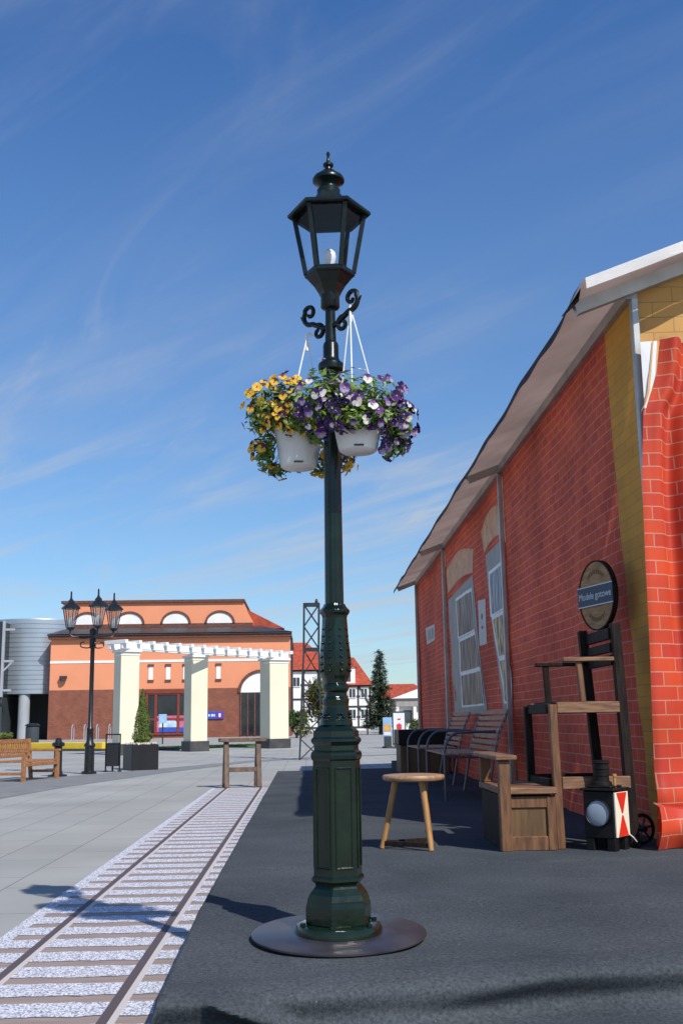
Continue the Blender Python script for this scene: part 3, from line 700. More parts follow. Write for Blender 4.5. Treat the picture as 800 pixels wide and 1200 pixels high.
# ------------------------------------------------------------------ the street lamp on the stage
LX, LY = 0.122, 4.367
LB = 0.180
def hexframe(mb, zb, zt, R, ph):
    """raised mouldings on the six faces of the pedestal"""
    for k in range(6):
        a0 = ph+k*PI/3; a1 = a0+PI/3
        p = lambda a, z, rr: Vector((rr*math.cos(a), rr*math.sin(a), z))
        for inset in (0.17,):
            c0 = p(a0, 0, R).lerp(p(a1, 0, R), inset); c1 = p(a0, 0, R).lerp(p(a1, 0, R), 1-inset)
            n = ((c0+c1)/2).normalized()*0.001
            q = [c0+n+Vector((0, 0, zb)), c1+n+Vector((0, 0, zb)), c1+n+Vector((0, 0, zt)), c0+n+Vector((0, 0, zt))]
            for i in range(4): mb.tube([q[i], q[(i+1) % 4]], 0.0048, 6)
def build_lamp():
    T = thing('street_lamp', 'tall dark green cast iron street lamp with one hexagonal lantern standing on the grey stage', 'street lamp', (LX, LY, 0))
    mb = MB()
    R = Matrix.Rotation(math.radians(2.6), 4, 'X')
    mb.lathe([(0.335, 0), (0.338, 0.003), (0.338, 0.009), (0.333, 0.012), (0.0, 0.0121)], 72)
    mb.bm.transform(Matrix.Translation((0, 0.0, LB+0.010)) @ R)
    mb.build('base_plate', 'plate', T)
    mb = MB(); mb.lathe([(0.167, LB), (0.168, 0.215), (0.163, 0.230), (0.150, 0.234), (0.10, 0.235)], 48)
    mb.build('foot_ring', 'lamp', T)
    for k in range(6):
        a = 0.35+k*PI/3
        mb = MB(); mb.lathe([(0.011, 0.228), (0.011, 0.241), (0.008, 0.244), (0.0, 0.245)], 6, (0.148*math.cos(a), 0.148*math.sin(a), 0), caps=False); mb.build('bolt', 'lamp', T)
    ph = math.radians(-90-13.3)
    hexs = [(0.128, 0.228), (0.133, 0.240), (0.133, 0.300), (0.127, 0.318), (0.127, 0.325), (0.118, 0.345), (0.098, 0.368), (0.092, 0.376), (0.095, 0.386), (0.108, 0.395), (0.108, 0.405), (0.099, 0.414),
            (0.099, 0.848), (0.105, 0.855), (0.108, 0.868), (0.105, 0.88), (0.094, 0.888), (0.093, 0.906), (0.099, 0.914), (0.106, 0.922), (0.105, 0.932), (0.096, 0.94), (0.095, 0.962), (0.088, 0.968), (0.066, 0.988)]
    mb = MB(); mb.lathe(hexs, 6, phase=ph, smooth=False)
    hexframe(mb, 0.445, 0.82, 0.099, ph)
    for e in mb.bm.edges: pass
    mb.build('pedestal', 'lamp', T, smooth_angle=20)
    def leafy(a, z):
        return 1+0.055*max(0, math.cos(8*a+math.sin(z*70)*0.6))*(1 if z > 1.16 else 0.5)
    bal = [(0.066, 0.986), (0.064, 1.0), (0.055, 1.03), (0.050, 1.06), (0.052, 1.078), (0.053, 1.088), (0.045, 1.095), (0.042, 1.113), (0.050, 1.122), (0.053, 1.134), (0.050, 1.145), (0.043, 1.153), (0.046, 1.165), (0.056, 1.185),
           (0.061, 1.215), (0.062, 1.24), (0.058, 1.28), (0.053, 1.33), (0.050, 1.38), (0.048, 1.415), (0.05, 1.425), (0.058, 1.436), (0.059, 1.446), (0.051, 1.455), (0.045, 1.462), (0.041, 1.472)]
    prof = []
    for (a, b) in zip(bal, bal[1:]):
        for t in range(3): prof.append((a[0]+(b[0]-a[0])*t/3, a[1]+(b[1]-a[1])*t/3))
    prof.append(bal[-1])
    mb = MB(); mb.lathe(prof, 96, rf=leafy)
    # beaded drops down the leaves and a rosette on the shoulder
    for k in range(8):
        a = 2*PI*k/8+0.39
        for i in range(7):
            z = 1.20+0.028*i
            r = 0.0635-(max(0, z-1.235))*0.075
            bmesh.ops.create_icosphere(mb.bm, subdivisions=1, radius=0.0075-0.0005*i, matrix=Matrix.Translation((r*math.cos(a), r*math.sin(a), z)))
    for k in range(6):
        a = ph+PI/6+k*PI/3
        for i in range(6):
            b = i*PI/3
            c = Vector((0.060*math.cos(a), 0.060*math.sin(a), 1.018)); s_ = Vector((-math.sin(a), math.cos(a), 0))
            p = c+s_*0.013*math.cos(b)+Vector((0, 0, 0.014*math.sin(b)))
            bmesh.ops.create_icosphere(mb.bm, subdivisions=1, radius=0.0065, matrix=Matrix.Translation(p))
    for f in mb.bm.faces: f.smooth = True
    mb.build('baluster', 'lamp', T, smooth_angle=60)
    # fluted pole
    def flute(a, z): return 1-0.055*(0.5-0.5*math.cos(14*a))**0.6
    mb = MB(); mb.lathe([(0.0385, 1.46)]+[(0.0385-0.0005*i, 1.5+0.1*i) for i in range(10)]+[(0.0375, 2.47)], 112, rf=flute)
    mb.build('pole', 'lamp', T, smooth_angle=60)
    mb = MB(); mb.lathe([(0.037, 2.455), (0.042, 2.465), (0.054, 2.476), (0.056, 2.49), (0.054, 2.504), (0.041, 2.515), (0.034, 2.53), (0.0335, 2.588), (0.03, 2.598), (0.024, 2.605), (0.0225, 2.66), (0.0215, 2.75), (0.036, 2.755), (0.041, 2.762), (0.041, 2.82), (0.02, 2.825)], 32)
    mb.lathe([(0.043, 2.812), (0.050, 2.828), (0.068, 2.858), (0.100, 2.896), (0.100, 2.90)], 6, phase=math.radians(-5), smooth=False)
    mb.build('upper_stem', 'lamp_dark', T)
    # scroll bracket arms
    for sg in (1, -1):
        d = Vector((0.7071*sg, -0.7071*sg, 0))
        P_ = lambda r, z: tuple(d*r+Vector((0, 0, z)))
        mb = MB()
        pts = [P_(0.0, 2.672), P_(0.04, 2.678), (P_(0.08, 2.700)), P_(0.11, 2.715)]
        pts += [P_(0.115+0.045*math.sin(t), 2.755-0.040*math.cos(t)) for t in [i*0.3 for i in range(0, 8)]]
        sp = []
        for i in range(16):
            t = 2.2+i*0.36; rr = 0.036*(1-i/19)
            sp.append(P_(0.115+0.010+rr*math.sin(t), 2.768-rr*math.cos(t)))
        mb.tube(pts+sp, 0.0125, 8, 0.008)
        lo2 = []
        for i in range(18):
            t = i*0.36; rr = 0.034*(1-i/24)
            lo2.append(P_(0.072+rr*math.sin(t+PI), 2.668+rr*math.cos(t+PI)*-1-0.0))
        mb.tube(lo2, 0.011, 8, 0.008)
        mb.tube([P_(0.155, 2.75), P_(0.172, 2.752), P_(0.18, 2.766)], 0.008, 6, 0.003)
        mb.build('scroll_arm', 'lamp_dark', T)
    # lantern
    L = math.radians(-5)
    hx = lambda r, z, k: Vector((r*math.cos(L+k*PI/3), r*math.sin(L+k*PI/3), z))
    R0, Z0, R1, Z1 = 0.104, 2.915, 0.155, 3.19
    mb = MB()
    mb.lathe([(0.06, 2.88), (0.104, 2.898), (0.110, 2.904), (0.110, 2.922), (0.098, 2.926)], 6, phase=L, smooth=False)
    mb.build('lantern_tray', 'lamp_dark', T, smooth_angle=20)
    for k in range(6):
        mb = MB(); mb.bar(hx(R0, Z0, k), hx(R1, Z1, k), 0.02, 0.014, 0.002)
        mb.build('lantern_bar', 'lamp_dark', T)
    mb = MB()
    for k in range(6):
        a, b, c, d = hx(R0-0.006, Z0+0.008, k), hx(R0-0.006, Z0+0.008, k+1), hx(R1-0.006, Z1, k+1), hx(R1-0.006, Z1, k)
        m1 = 0.09
        mb.poly([a.lerp(b, m1), b.lerp(a, m1), c.lerp(d, m1*0.7), d.lerp(c, m1*0.7)])
    mb.keep = True
    mb.build('lantern_glazing', 'glass', T)
    mb = MB()
    mb.lathe([(0.160, 3.186), (0.182, 3.186), (0.184, 3.190), (0.184, 3.199), (0.180, 3.203), (0.10, 3.235), (0.060, 3.252), (0.056, 3.29), (0.0, 3.292)], 6, phase=L, smooth=False, caps=False)
    rf = mb.build('lantern_roof', 'lamp_dark', T, smooth_angle=20)
    mb = MB(); mb.lathe([(0.0, 3.235), (0.055, 3.234), (0.150, 3.196), (0.1605, 3.184)], 6, phase=L, smooth=False, caps=False); mb.build('lantern_soffit', 'hollow_shade', rf, smooth_angle=20)  # underside coloured black to stand for the shade inside the roof
    mb = MB()
    mb.lathe([(0.050, 3.285), (0.052, 3.31), (0.043, 3.318), (0.042, 3.332), (0.055, 3.345), (0.070, 3.352), (0.071, 3.362), (0.064, 3.374), (0.045, 3.388), (0.030, 3.402), (0.016, 3.412), (0.015, 3.42),
              (0.023, 3.428), (0.023, 3.438), (0.011, 3.446), (0.008, 3.455), (0.006, 3.478), (0.009, 3.485), (0.006, 3.495), (0.001, 3.50)], 28)
    mb.build('finial', 'lamp_dark', T)
    mb = MB(); mb.lathe([(0.014, 2.92), (0.016, 2.945), (0.018, 2.955), (0.026, 2.975), (0.029, 2.995), (0.026, 3.015), (0.014, 3.028), (0.002, 3.031)], 20)
    mb.build('bulb', 'bulb', T)
    return T
build_lamp()

# ------------------------------------------------------------------ hanging baskets
PETALS = ['violet', 'darkviolet', 'lilac', 'whitep', 'yellow', 'burg']
def blossom_mesh(name, mats, rnd):
    """a pansy: two upper petals, two side petals, one lip, small yellow eye; faces +Z"""
    bm = bmesh.new()
    def petal(ang, r, w, mi, z):
        n = 9; c = Vector((math.cos(ang), math.sin(ang), 0)); s = Vector((-c.y, c.x, 0))
        ctr = bm.verts.new(c*r*0.05+Vector((0, 0, z)))
        ring = []
        for i in range(n):
            t = i/(n-1); a = (t-0.5)*PI*1.5
            p = c*(r*0.52+r*0.5*math.cos(a))+s*(w*math.sin(a))
            ring.append(bm.verts.new(p+Vector((0, 0, z+0.10*r*math.sin(t*9)+0.22*r*(p.length/r)**2*rnd.uniform(0.3, 1)))))
        for i in range(n-1):
            f = bm.faces.new((ctr, ring[i], ring[i+1])); f.material_index = mi; f.smooth = True
    R = 0.020
    petal(PI/2+0.45, R, R*0.62, 0, 0); petal(PI/2-0.45, R, R*0.62, 0, 0.001)
    petal(PI+0.25, R*0.9, R*0.5, 1, 0.003); petal(-0.25, R*0.9, R*0.5, 1, 0.003)
    petal(-PI/2, R*0.95, R*0.62, 1, 0.004)
    v = [bm.verts.new((0.003*math.cos(k*PI/3), 0.003*math.sin(k*PI/3), 0.008)) for k in range(6)]
    f = bm.faces.new(v); f.material_index = 2
    me = bpy.data.meshes.new(name); bm.to_mesh(me); bm.free()
    for m in PETALS: me.materials.append(MAT[m])
    for p in me.polygons: p.material_index = PETALS.index(mats[p.material_index])
    return me
rb = random.Random(3)
PANSY = {
    'violet': blossom_mesh('violet_pansy', ('violet', 'lilac', 'yellow'), rb),
    'dark': blossom_mesh('dark_pansy', ('darkviolet', 'violet', 'yellow'), rb),
    'ink': blossom_mesh('ink_pansy', ('darkviolet', 'darkviolet', 'whitep'), rb),
    'white': blossom_mesh('white_pansy', ('violet', 'whitep', 'yellow'), rb),
    'gold': blossom_mesh('gold_pansy', ('yellow', 'yellow', 'burg'), rb),
    'flame': blossom_mesh('flame_pansy', ('burg', 'yellow', 'burg'), rb),
    'burg': blossom_mesh('burgundy_pansy', ('burg', 'violet', 'yellow'), rb),
}
def basket(name, label, hook, potc, potz, fol, kinds, seed, cordk):
    """potc: pot centre xy, potz: (bottom, rim); fol: list of ellipsoids (cx,cy,cz,rx,ry,rz,weight)"""
    rr = random.Random(seed)
    T = thing(name, label, 'flower basket', (potc[0], potc[1], potz[0]), 0, 'hanging flower baskets on the street lamp')
    mb = MB()
    h = potz[1]-potz[0]
    mb.lathe([(0.0, 0.0), (0.068, 0.0), (0.077, 0.006), (0.084, 0.03), (0.097, h*0.7), (0.104, h-0.012), (0.112, h-0.01), (0.113, h), (0.104, h), (0.10, h-0.03), (0.0, h-0.03)], 36, caps=False)
    pot = mb.build('pot', 'pot', T)
    mb = MB(); mb.box(-0.02, 0.02, -0.084, -0.079, 0.008, 0.014)
    mb.build('drain_slot', 'ink', pot)
    hk = Vector(hook)-Vector((potc[0], potc[1], potz[0]))
    for k in range(3):
        a = cordk+k*2*PI/3
        mb = MB(); mb.tube([hk+Vector((0.004*math.cos(a), 0.004*math.sin(a), 0)), Vector((0.108*math.cos(a), 0.108*math.sin(a), h-0.004))], 0.0032, 6)
        mb.build('cord', 'cord', T)
    mb = MB(); mb.tube([hk+Vector((0, 0, -0.05)), hk+Vector((0, 0, -0.01)), hk+Vector((0.0, 0, 0.02)), hk+Vector((0.012, 0.004, 0.035)), hk+Vector((0.024, 0.008, 0.02))], 0.0065, 8)
    mb.build('hook', 'cord', T)
    # leaves
    mb = MB()
    tot = sum(f[6] for f in fol)
    def sample(surface):
        t = rr.uniform(0, tot)
        for f in fol:
            t -= f[6]
            if t <= 0: break
        while True:
            d = Vector((rr.gauss(0, 1), rr.gauss(0, 1), rr.gauss(0, 1))).normalized()
            k = rr.uniform(0.82, 1.06) if surface else rr.uniform(0.35, 1.0)
            k *= 1+0.22*mnoise.noise(Vector((d.x*2.3+seed, d.y*2.3, d.z*2.3+f[0]*9)))
            p = Vector((f[0]+d.x*f[3]*k, f[1]+d.y*f[4]*k, f[2]+d.z*f[5]*k))
            q = p-Vector((potc[0], potc[1], potz[0]))
            if q.z < h*0.95 and math.hypot(q.x, q.y) < 0.104+0.012*q.z/h: continue     # inside or under the pot
            if math.hypot(p.x-LX, p.y-LY) < 0.05: continue           # inside the pole
            return q, d
    for i in range(1900):
        p, d = sample(False)
        a = (d+Vector((rr.uniform(-.6, .6), rr.uniform(-.6, .6), rr.uniform(0, .9)))).normalized()
        s = a.cross(Vector((rr.uniform(-1, 1), rr.uniform(-1, 1), rr.uniform(-1, 1)))).normalized(); t = a.cross(s)
        l = rr.uniform(0.012, 0.027); w = l*rr.uniform(0.3, 0.5)
        c = 0.25*l
        mb._add([p-s*l, p+t*w-a*c*0.2, p+s*l-a*c, p-t*w-a*c*0.2, p+a*c*0.3], [(0, 3, 4), (3, 2, 4), (2, 1, 4), (1, 0, 4)], True)
    for i in range(60):                                               # stems
        p, d = sample(False)
        q = Vector((p.x*0.25, p.y*0.25, h-0.01))
        m_ = (p+q)/2+Vector((0, 0, 0.03))
        mb.tube([q, m_, p], 0.0018, 4)
    lv = mb.build('foliage', 'leaf', T, smooth_angle=180)
    lv['kind'] = 'stuff'
    from mathutils import Quaternion
    spots = []
    for kind, cnt, cond in kinds:
        done = 0; tries = 0
        while done < cnt and tries < 8000:
            tries += 1
            p, d = sample(True)
            if not cond(p, d): continue
            v = (d+Vector((0, -0.25, -0.05))+Vector((rr.uniform(-.5, .5), rr.uniform(-.5, .5), rr.uniform(-.4, .4)))).normalized()
            spots.append((kind, p+d*0.006, v.to_track_quat('Z', 'Y') @ Quaternion((0, 0, 1), rr.uniform(-0.7, 0.7)), rr.uniform(0.75, 1.25)))
            done += 1
    spots.sort(key=lambda q: q[1].y-0.3*q[3])                       # the nearest, largest ones are parts of their own
    bm = bmesh.new()
    for i, (kind, p, q, sz) in enumerate(spots):
        if i < 100:
            o = bpy.data.objects.new('blossom', PANSY[kind]); COL.objects.link(o); o.parent = T
            o.location = p; o.rotation_mode = 'QUATERNION'; o.rotation_quaternion = q; o.scale = (sz, sz, sz)
        else:
            t = PANSY[kind].copy(); t.transform(Matrix.LocRotScale(p, q, Vector((sz, sz, sz)))); bm.from_mesh(t); bpy.data.meshes.remove(t)
    if len(spots) > 100:
        me = bpy.data.meshes.new('small_blossoms'); bm.to_mesh(me)
        for m in PETALS: me.materials.append(MAT[m])
        o = bpy.data.objects.new('small_blossoms', me); COL.objects.link(o); o.parent = T; o['kind'] = 'stuff'
    bm.free()
    return T
anyw = lambda p, d: True
basket('hanging_basket', 'hanging white pot of violet and white pansies on the right arm of the street lamp', (0.205, 4.28, 2.712), (0.225, 4.255), (2.085, 2.225),
       [(0.235, 4.25, 2.30, 0.185, 0.19, 0.125, 2.4), (0.395, 4.23, 2.20, 0.065, 0.10, 0.10, 1.1), (0.075, 4.17, 2.28, 0.10, 0.08, 0.16, 1.5), (0.36, 4.26, 2.115, 0.07, 0.06, 0.05, 0.6), (0.225, 4.125, 2.205, 0.18, 0.05, 0.06, 1.6)],
       [('violet', 46, lambda p, d: p.x > 0.04 and d.y < 0.3), ('white', 28, lambda p, d: d.y < 0.3), ('dark', 28, lambda p, d: d.y < 0.4), ('ink', 52, lambda p, d: p.x < -0.03 and p.z < 0.22 and d.y < 0.2),
        ('ink', 18, lambda p, d: p.x > 0.08 and d.y < 0.4), ('violet', 24, lambda p, d: p.x < -0.02 and d.y < 0.3), ('white', 14, lambda p, d: p.x < -0.06 and p.z > 0.16 and d.y < 0.2)], 5, 0.3)
basket('hanging_basket', 'hanging white pot of yellow and burgundy pansies on the left arm of the street lamp', (0.02, 4.46, 2.648), (-0.02, 4.49), (2.075, 2.25),
       [(-0.06, 4.48, 2.345, 0.16, 0.17, 0.125, 3), (-0.175, 4.46, 2.32, 0.075, 0.10, 0.12, 1.3), (-0.165, 4.50, 2.15, 0.055, 0.06, 0.085, 0.8), (0.10, 4.54, 2.12, 0.13, 0.09, 0.06, 1.0), (-0.10, 4.57, 2.10, 0.10, 0.06, 0.045, 0.4), (-0.04, 4.36, 2.255, 0.14, 0.04, 0.05, 1.1), (0.06, 4.37, 2.20, 0.05, 0.03, 0.06, 0.4)],
       [('gold', 26, lambda p, d: p.z > 0.24 and p.x < 0.0 and d.y < 0.4), ('flame', 34, lambda p, d: p.z > 0.16 and d.y < 0.3 and p.x < 0.03), ('burg', 34, lambda p, d: d.y < 0.4), ('flame', 30, lambda p, d: p.z < 0.2 and d.y < 0.5), ('gold', 18, lambda p, d: p.x > 0.06 and p.z < 0.2)], 11, 2.2)

# ------------------------------------------------------------------ things on the stage
def stool():
    T = thing('stool', 'round honey coloured wooden stool standing in the sun on the grey stage', 'stool', (0.69, 7.06, SZ))
    mb = MB(); mb.lathe([(0.0, 0.418), (0.17, 0.418), (0.192, 0.424), (0.2, 0.436), (0.2, 0.447), (0.194, 0.455), (0.17, 0.458), (0.0, 0.459)], 48, caps=False)
    mb.build('seat', 'stooltop', T)
    A, B, C_, D = Vector((-0.205, 0.06, 0)), Vector((0.085, -0.15, 0)), Vector((0.125, 0.20, 0)), None
    for f in (A, B, C_):
        mb = MB(); mb.tube([f, f*0.55+Vector((0, 0, 0.42))], 0.017, 10, 0.022); mb.build('leg', 'stool', T)
    mb = MB()
    for p, q in ((A, B), (A, C_)):
        mb.bar(p*0.97+Vector((0, 0, 0.03)), q*0.97+Vector((0, 0, 0.03)), 0.018, 0.03, 0.003)
    mb.build('stretcher', 'wooddark', T)
stool()

def box_seat():
    T = thing('box_armchair', 'brown wooden box seat with panelled front and one tall armrest beside the round stool', 'chair', (1.2, 6.8, SZ))
    b = 0.004
    mb = MB(); mb.box(0.012, 0.335, 0.03, 0.78, 0.0, 0.33, b); mb.build('box', 'wooddark', T)  # sides near black: their shade is put into the wood colour
    mb = MB()
    mb.box(0.065, 0.292, 0.004, 0.03, 0.255, 0.325, b); mb.box(0.065, 0.292, 0.004, 0.03, 0.0, 0.085, b)
    mb.box(0.29, 0.345, -0.002, 0.028, 0.0, 0.326, b)
    fr = mb.build('front_frame', 'wood', T)
    mb = MB(); mb.box(0.06, 0.295, 0.016, 0.026, 0.08, 0.26); mb.build('panel', 'woodpanel', fr)
    mb = MB(); mb.box(-0.005, 0.355, -0.025, 0.79, 0.338, 0.378, 0.006); mb.build('seat', 'woodh', T)
    for y in (-0.005, 0.70):
        mb = MB(); mb.box(-0.008, 0.062, y-0.03, y+0.035, 0.0 if y < 0.1 else 0.38, 0.545, b); mb.build('arm_post', 'wood', T)
    mb = MB(); mb.box(-0.03, 0.105, -0.06, 0.86, 0.547, 0.577, 0.006); mb.build('armrest', 'woodh', T)
box_seat()

def tall_chair():
    T = thing('tall_armchair', 'tall dark wooden armchair on long legs with slatted back against the brick tent wall', 'chair', (1.58, 6.87, SZ))
    b = 0.004
    def post(p, q, w, m, n='leg'):
        mb = MB(); mb.bar(p, q, w, w, b, (0, 1, 0)); return mb.build(n, m, T)
    post((0.0, 0, 0), (-0.01, 0, 0.885), 0.05, 'wood')
    post((-0.03, 0.63, 0), (-0.04, 0.63, 0.885), 0.05, 'wooddark')
    post((0.47, 0.02, 0), (0.43, 0.02, 1.40), 0.06, 'wooddark')
    post((0.455, 0.63, 0), (0.375, 0.63, 1.40), 0.06, 'wooddark')
    mb = MB(); mb.box(0.017, 0.42, -0.02, 0.02, 0.83, 0.90, b); mb.build('side_rail', 'woodh', T)
    mb = MB(); mb.box(-0.015, 0.40, 0.61, 0.65, 0.83, 0.90, b); mb.build('side_rail', 'woodh', T)
    mb = MB(); mb.box(-0.045, -0.005, 0.03, 0.605, 0.83, 0.893, b)
    mb.build('front_rail', 'wooddark', T)
    mb = MB(); mb.box(0.0, 0.42, 0.022, 0.60, 0.885, 0.905, b); mb.build('seat', 'wooddark', T)
    mb = MB(); mb.box(0.026, 0.46, -0.018, 0.018, 0.36, 0.435, b); mb.build('stretcher', 'woodh', T)
    mb = MB(); mb.box(-0.02, 0.41, 0.615, 0.645, 0.36, 0.425, b); mb.box(-0.05, -0.012, 0.03, 0.60, 0.355, 0.42, b); mb.build('stretcher', 'wooddark', T)
    for z, h in ((1.335, 0.075), (1.245, 0.06), (1.165, 0.065)):
        x = 0.425+(1.40-z)*0.04
        mb = MB(); mb.box(x-0.04, x-0.012, 0.03, 0.63, z-h/2, z+h/2, b); mb.build('back_slat', 'wooddark', T)
    mb = MB(); mb.box(0.07, 0.40, -0.035, 0.03, 1.155, 1.182, b); mb.build('armrest', 'woodh', T)
    mb = MB(); mb.box(0.03, 0.42, 0.60, 0.665, 1.155, 1.180, b); mb.build('armrest', 'wooddark', T)
    post((0.19, 0, 0.90), (0.175, 0, 1.16), 0.035, 'wood', 'arm_post')
    post((0.11, 0.63, 0.90), (0.10, 0.63, 1.16), 0.04, 'wooddark', 'arm_post')
tall_chair()

def signal_lantern():
    rz = math.radians(-41)
    T = thing('railway_lantern', 'black railway signal lantern with round lens and red hourglass panel standing by the tent corner', 'lantern', (1.862, 6.645, SZ), rz)
    s = 0.2      # local: left face is x in -s..0 at y=0 (normal -y), right face is y in 0..s at x=0 (normal +x)
    mb = MB(); mb.box(-s, 0, 0, s, 0.075, 0.355, 0.006); mb.build('body', 'black', T)
    mb = MB(); mb.box(-s-0.015, 0.015, -0.015, s+0.015, 0.357, 0.372, 0.004); mb.box(-s+0.02, -0.02, 0.02, s-0.02, 0.372, 0.386, 0.005); mb.build('top_plate', 'black', T)
    c = (-0.115, 0.1, 0)
    mb = MB(); mb.lathe([(0.062, 0.385), (0.06, 0.405), (0.046, 0.412), (0.046, 0.44), (0.05, 0.443), (0.05, 0.452), (0.046, 0.455), (0.046, 0.48), (0.05, 0.483), (0.05, 0.492), (0.046, 0.495), (0.046, 0.515), (0.054, 0.52), (0.054, 0.533), (0.044, 0.537), (0.0, 0.538)], 28, c, caps=False)
    mb.build('chimney', 'black', T)
    mb = MB(); mb.tube([(-0.03, 0.10, 0.372), (-0.03, 0.10, 0.445)], 0.009, 8); mb.tube([(-0.03, 0.10, 0.44), (-0.03, 0.10, 0.455)], 0.015, 10); mb.build('handle_stub', 'stool', T)
    for (x, y) in ((-s+0.03, 0.03), (-0.03, 0.03), (-s+0.03, s-0.03), (-0.03, s-0.03)):
        mb = MB(); mb.box(x-0.027, x+0.027, y-0.027, y+0.027, 0.0, 0.08, 0.004); mb.build('foot', 'black', T)
    # lens on the left face
    mb = MB()
    R = Matrix.Translation((-0.102, -0.002, 0.225)) @ Matrix.Rotation(PI/2, 4, 'X')
    mb.lathe([(0.083, 0.0), (0.083, 0.014), (0.079, 0.016), (0.0755, 0.012), (0.0755, 0.0)], 40, caps=False); mb.bm.transform(R)
    rim = mb.build('lens_rim', 'black', T)
    mb = MB(); mb.lathe([(0.0752, 0.004), (0.062, 0.009), (0.04, 0.012), (0.018, 0.0138), (0.0, 0.014)], 32, caps=False); mb.bm.transform(R)
    mb.build('lens', 'lens', rim)
    # hourglass panel on the right face
    mb = MB(); mb.box(0.001, 0.008, 0.008, 0.192, 0.084, 0.348); mb.build('signal_panel', 'sigwhite', T)
    pan = [o for o in bpy.data.objects if o.parent == T and o.name.startswith('signal_panel')][-1]
    for zz_ in ((0.345, 0.222), (0.087, 0.21)):
        mb = MB(); mb.prism([(0.0085, 0.03, zz_[0]), (0.0085, 0.17, zz_[0]), (0.0085, 0.106, zz_[1]), (0.0085, 0.094, zz_[1])], (0.003, 0, 0)); mb.build('red_triangle', 'sigred', pan)
    mb = MB(); mb.tube([(0.0, 0.17, 0.10), (0.03, 0.19, 0.07), (0.045, 0.20, 0.045)], 0.005, 6); mb.build('latch', 'alu', T)
signal_lantern()

def wheel():
    T = thing('spoked_wheel', 'small black spoked wheel leaning behind the railway lantern at the tent corner', 'wheel', (2.15, 6.98, SZ), math.radians(20))
    mb = MB(); n = 28
    mb.tube([(0.085*math.cos(2*PI*i/n), 0.03, 0.098+0.085*math.sin(2*PI*i/n)) for i in range(n+1)], 0.012, 8, caps=False); mb.build('rim', 'iron', T)
    for k in range(6):
        a = k*PI/3+0.2
        mb = MB(); mb.tube([(0, 0.03, 0.098), (0.08*math.cos(a), 0.03, 0.098+0.08*math.sin(a))], 0.006, 6); mb.build('spoke', 'iron', T)
    mb = MB(); mb.tube([(0, 0.0, 0.098), (0, 0.06, 0.098)], 0.02, 12); mb.build('hub', 'iron', T)
wheel()

def round_sign():
    T = thing('round_sign', 'round wooden sign with navy lettered band hanging on the brick tent wall', 'sign', (2.105, 7.53, 1.855), math.radians(-76))
    mb = MB(); R = Matrix.Rotation(PI/2, 4, 'X')
    mb.lathe([(0.0, 0.0), (0.238, 0.0), (0.245, 0.004), (0.245, 0.024), (0.24, 0.028), (0.0, 0.028)], 64, caps=False); mb.bm.transform(R)
    mb.build('disc', 'signwood', T)
    mb = MB(); mb.lathe([(0.240, -0.004), (0.251, -0.004), (0.251, 0.033), (0.240, 0.033)], 64, caps=False); mb.bm.transform(R); mb.build('rim', 'wooddark', T)
    mb = MB(); mb.box(-0.247, 0.247, -0.040, -0.0345, -0.074, 0.074, 0.0); ban = mb.build('banner', 'navy', T)
    mb = MB(); mb.box(-0.247, 0.247, -0.042, -0.0405, 0.066, 0.074); mb.box(-0.247, 0.247, -0.042, -0.0405, -0.074, -0.066); mb.build('banner_line', 'letter', ban)
    mx = Matrix.Translation((0, -0.0415, 0)) @ Matrix.Rotation(PI/2, 4, 'X')
    text_mesh('Modele gotowe', 0.072, 'lettering', 'letter', ban, mx)
    # faint carved marks above and below the band
    mb = MB()
    for sgn in (1, -1):
        for i in range(9):
            a = PI/2+(i-4)*0.16
            p = Vector((0.17*math.cos(a), -0.0295, sgn*0.17*math.sin(a)))
            mb.box(p.x-0.008, p.x+0.008, -0.0305, -0.0285, p.z-0.014, p.z+0.014, rot=Matrix.Rotation(-(a-PI/2)*sgn, 3, 'Y'))
    mb.build('carved_mark', 'wood', T)
round_sign()

def slat_bench(y0, y1, label):
    T = thing('garden_bench', label, 'bench', (1.4, y0, SZ), 0, 'slatted garden benches along the tent')
    L = y1-y0
    for y in (0.02, L-0.02):
        mb = MB()
        pts = [(0.0, y, 0.0), (0.0, y, 0.46)]
        for i in range(1, 9):
            t = i/8*PI/2; pts.append((0.16-0.16*math.cos(t), y, 0.46+0.21*math.sin(t)))
        pts += [(0.3, y, 0.675), (0.53, y, 0.675)]
        mb.tube(pts, 0.014, 8); mb.build('arm_tube', 'tube', T)
        mb = MB(); mb.tube([(0.42, y, 0.0), (0.50, y, 0.42), (0.56, y, 0.66), (0.66, y, 0.88)], 0.014, 8); mb.build('rear_tube', 'tube', T)
        mb = MB(); mb.tube([(0.0, y, 0.43), (0.5, y, 0.42)], 0.012, 8); mb.build('seat_tube', 'tube', T)
    for i in range(7):
        z = 0.50+0.062*i; x = 0.52+(z-0.5)*0.36
        mb = MB(); mb.box(x-0.012, x+0.006, -0.01, L+0.01, z-0.023, z+0.023, 0.003); mb.build('back_slat', 'slat', T)
    for i in range(6):
        x = 0.03+0.08*i
        mb = MB(); mb.box(x-0.033, x+0.033, -0.01, L+0.01, 0.446, 0.466, 0.003); mb.build('seat_slat', 'slat', T)
slat_bench(11.0, 12.65, 'slatted garden bench with grey tubular arms, the nearer one beside the box armchair')
slat_bench(13.55, 15.0, 'slatted garden bench with grey tubular arms, the farther one under the printed window')

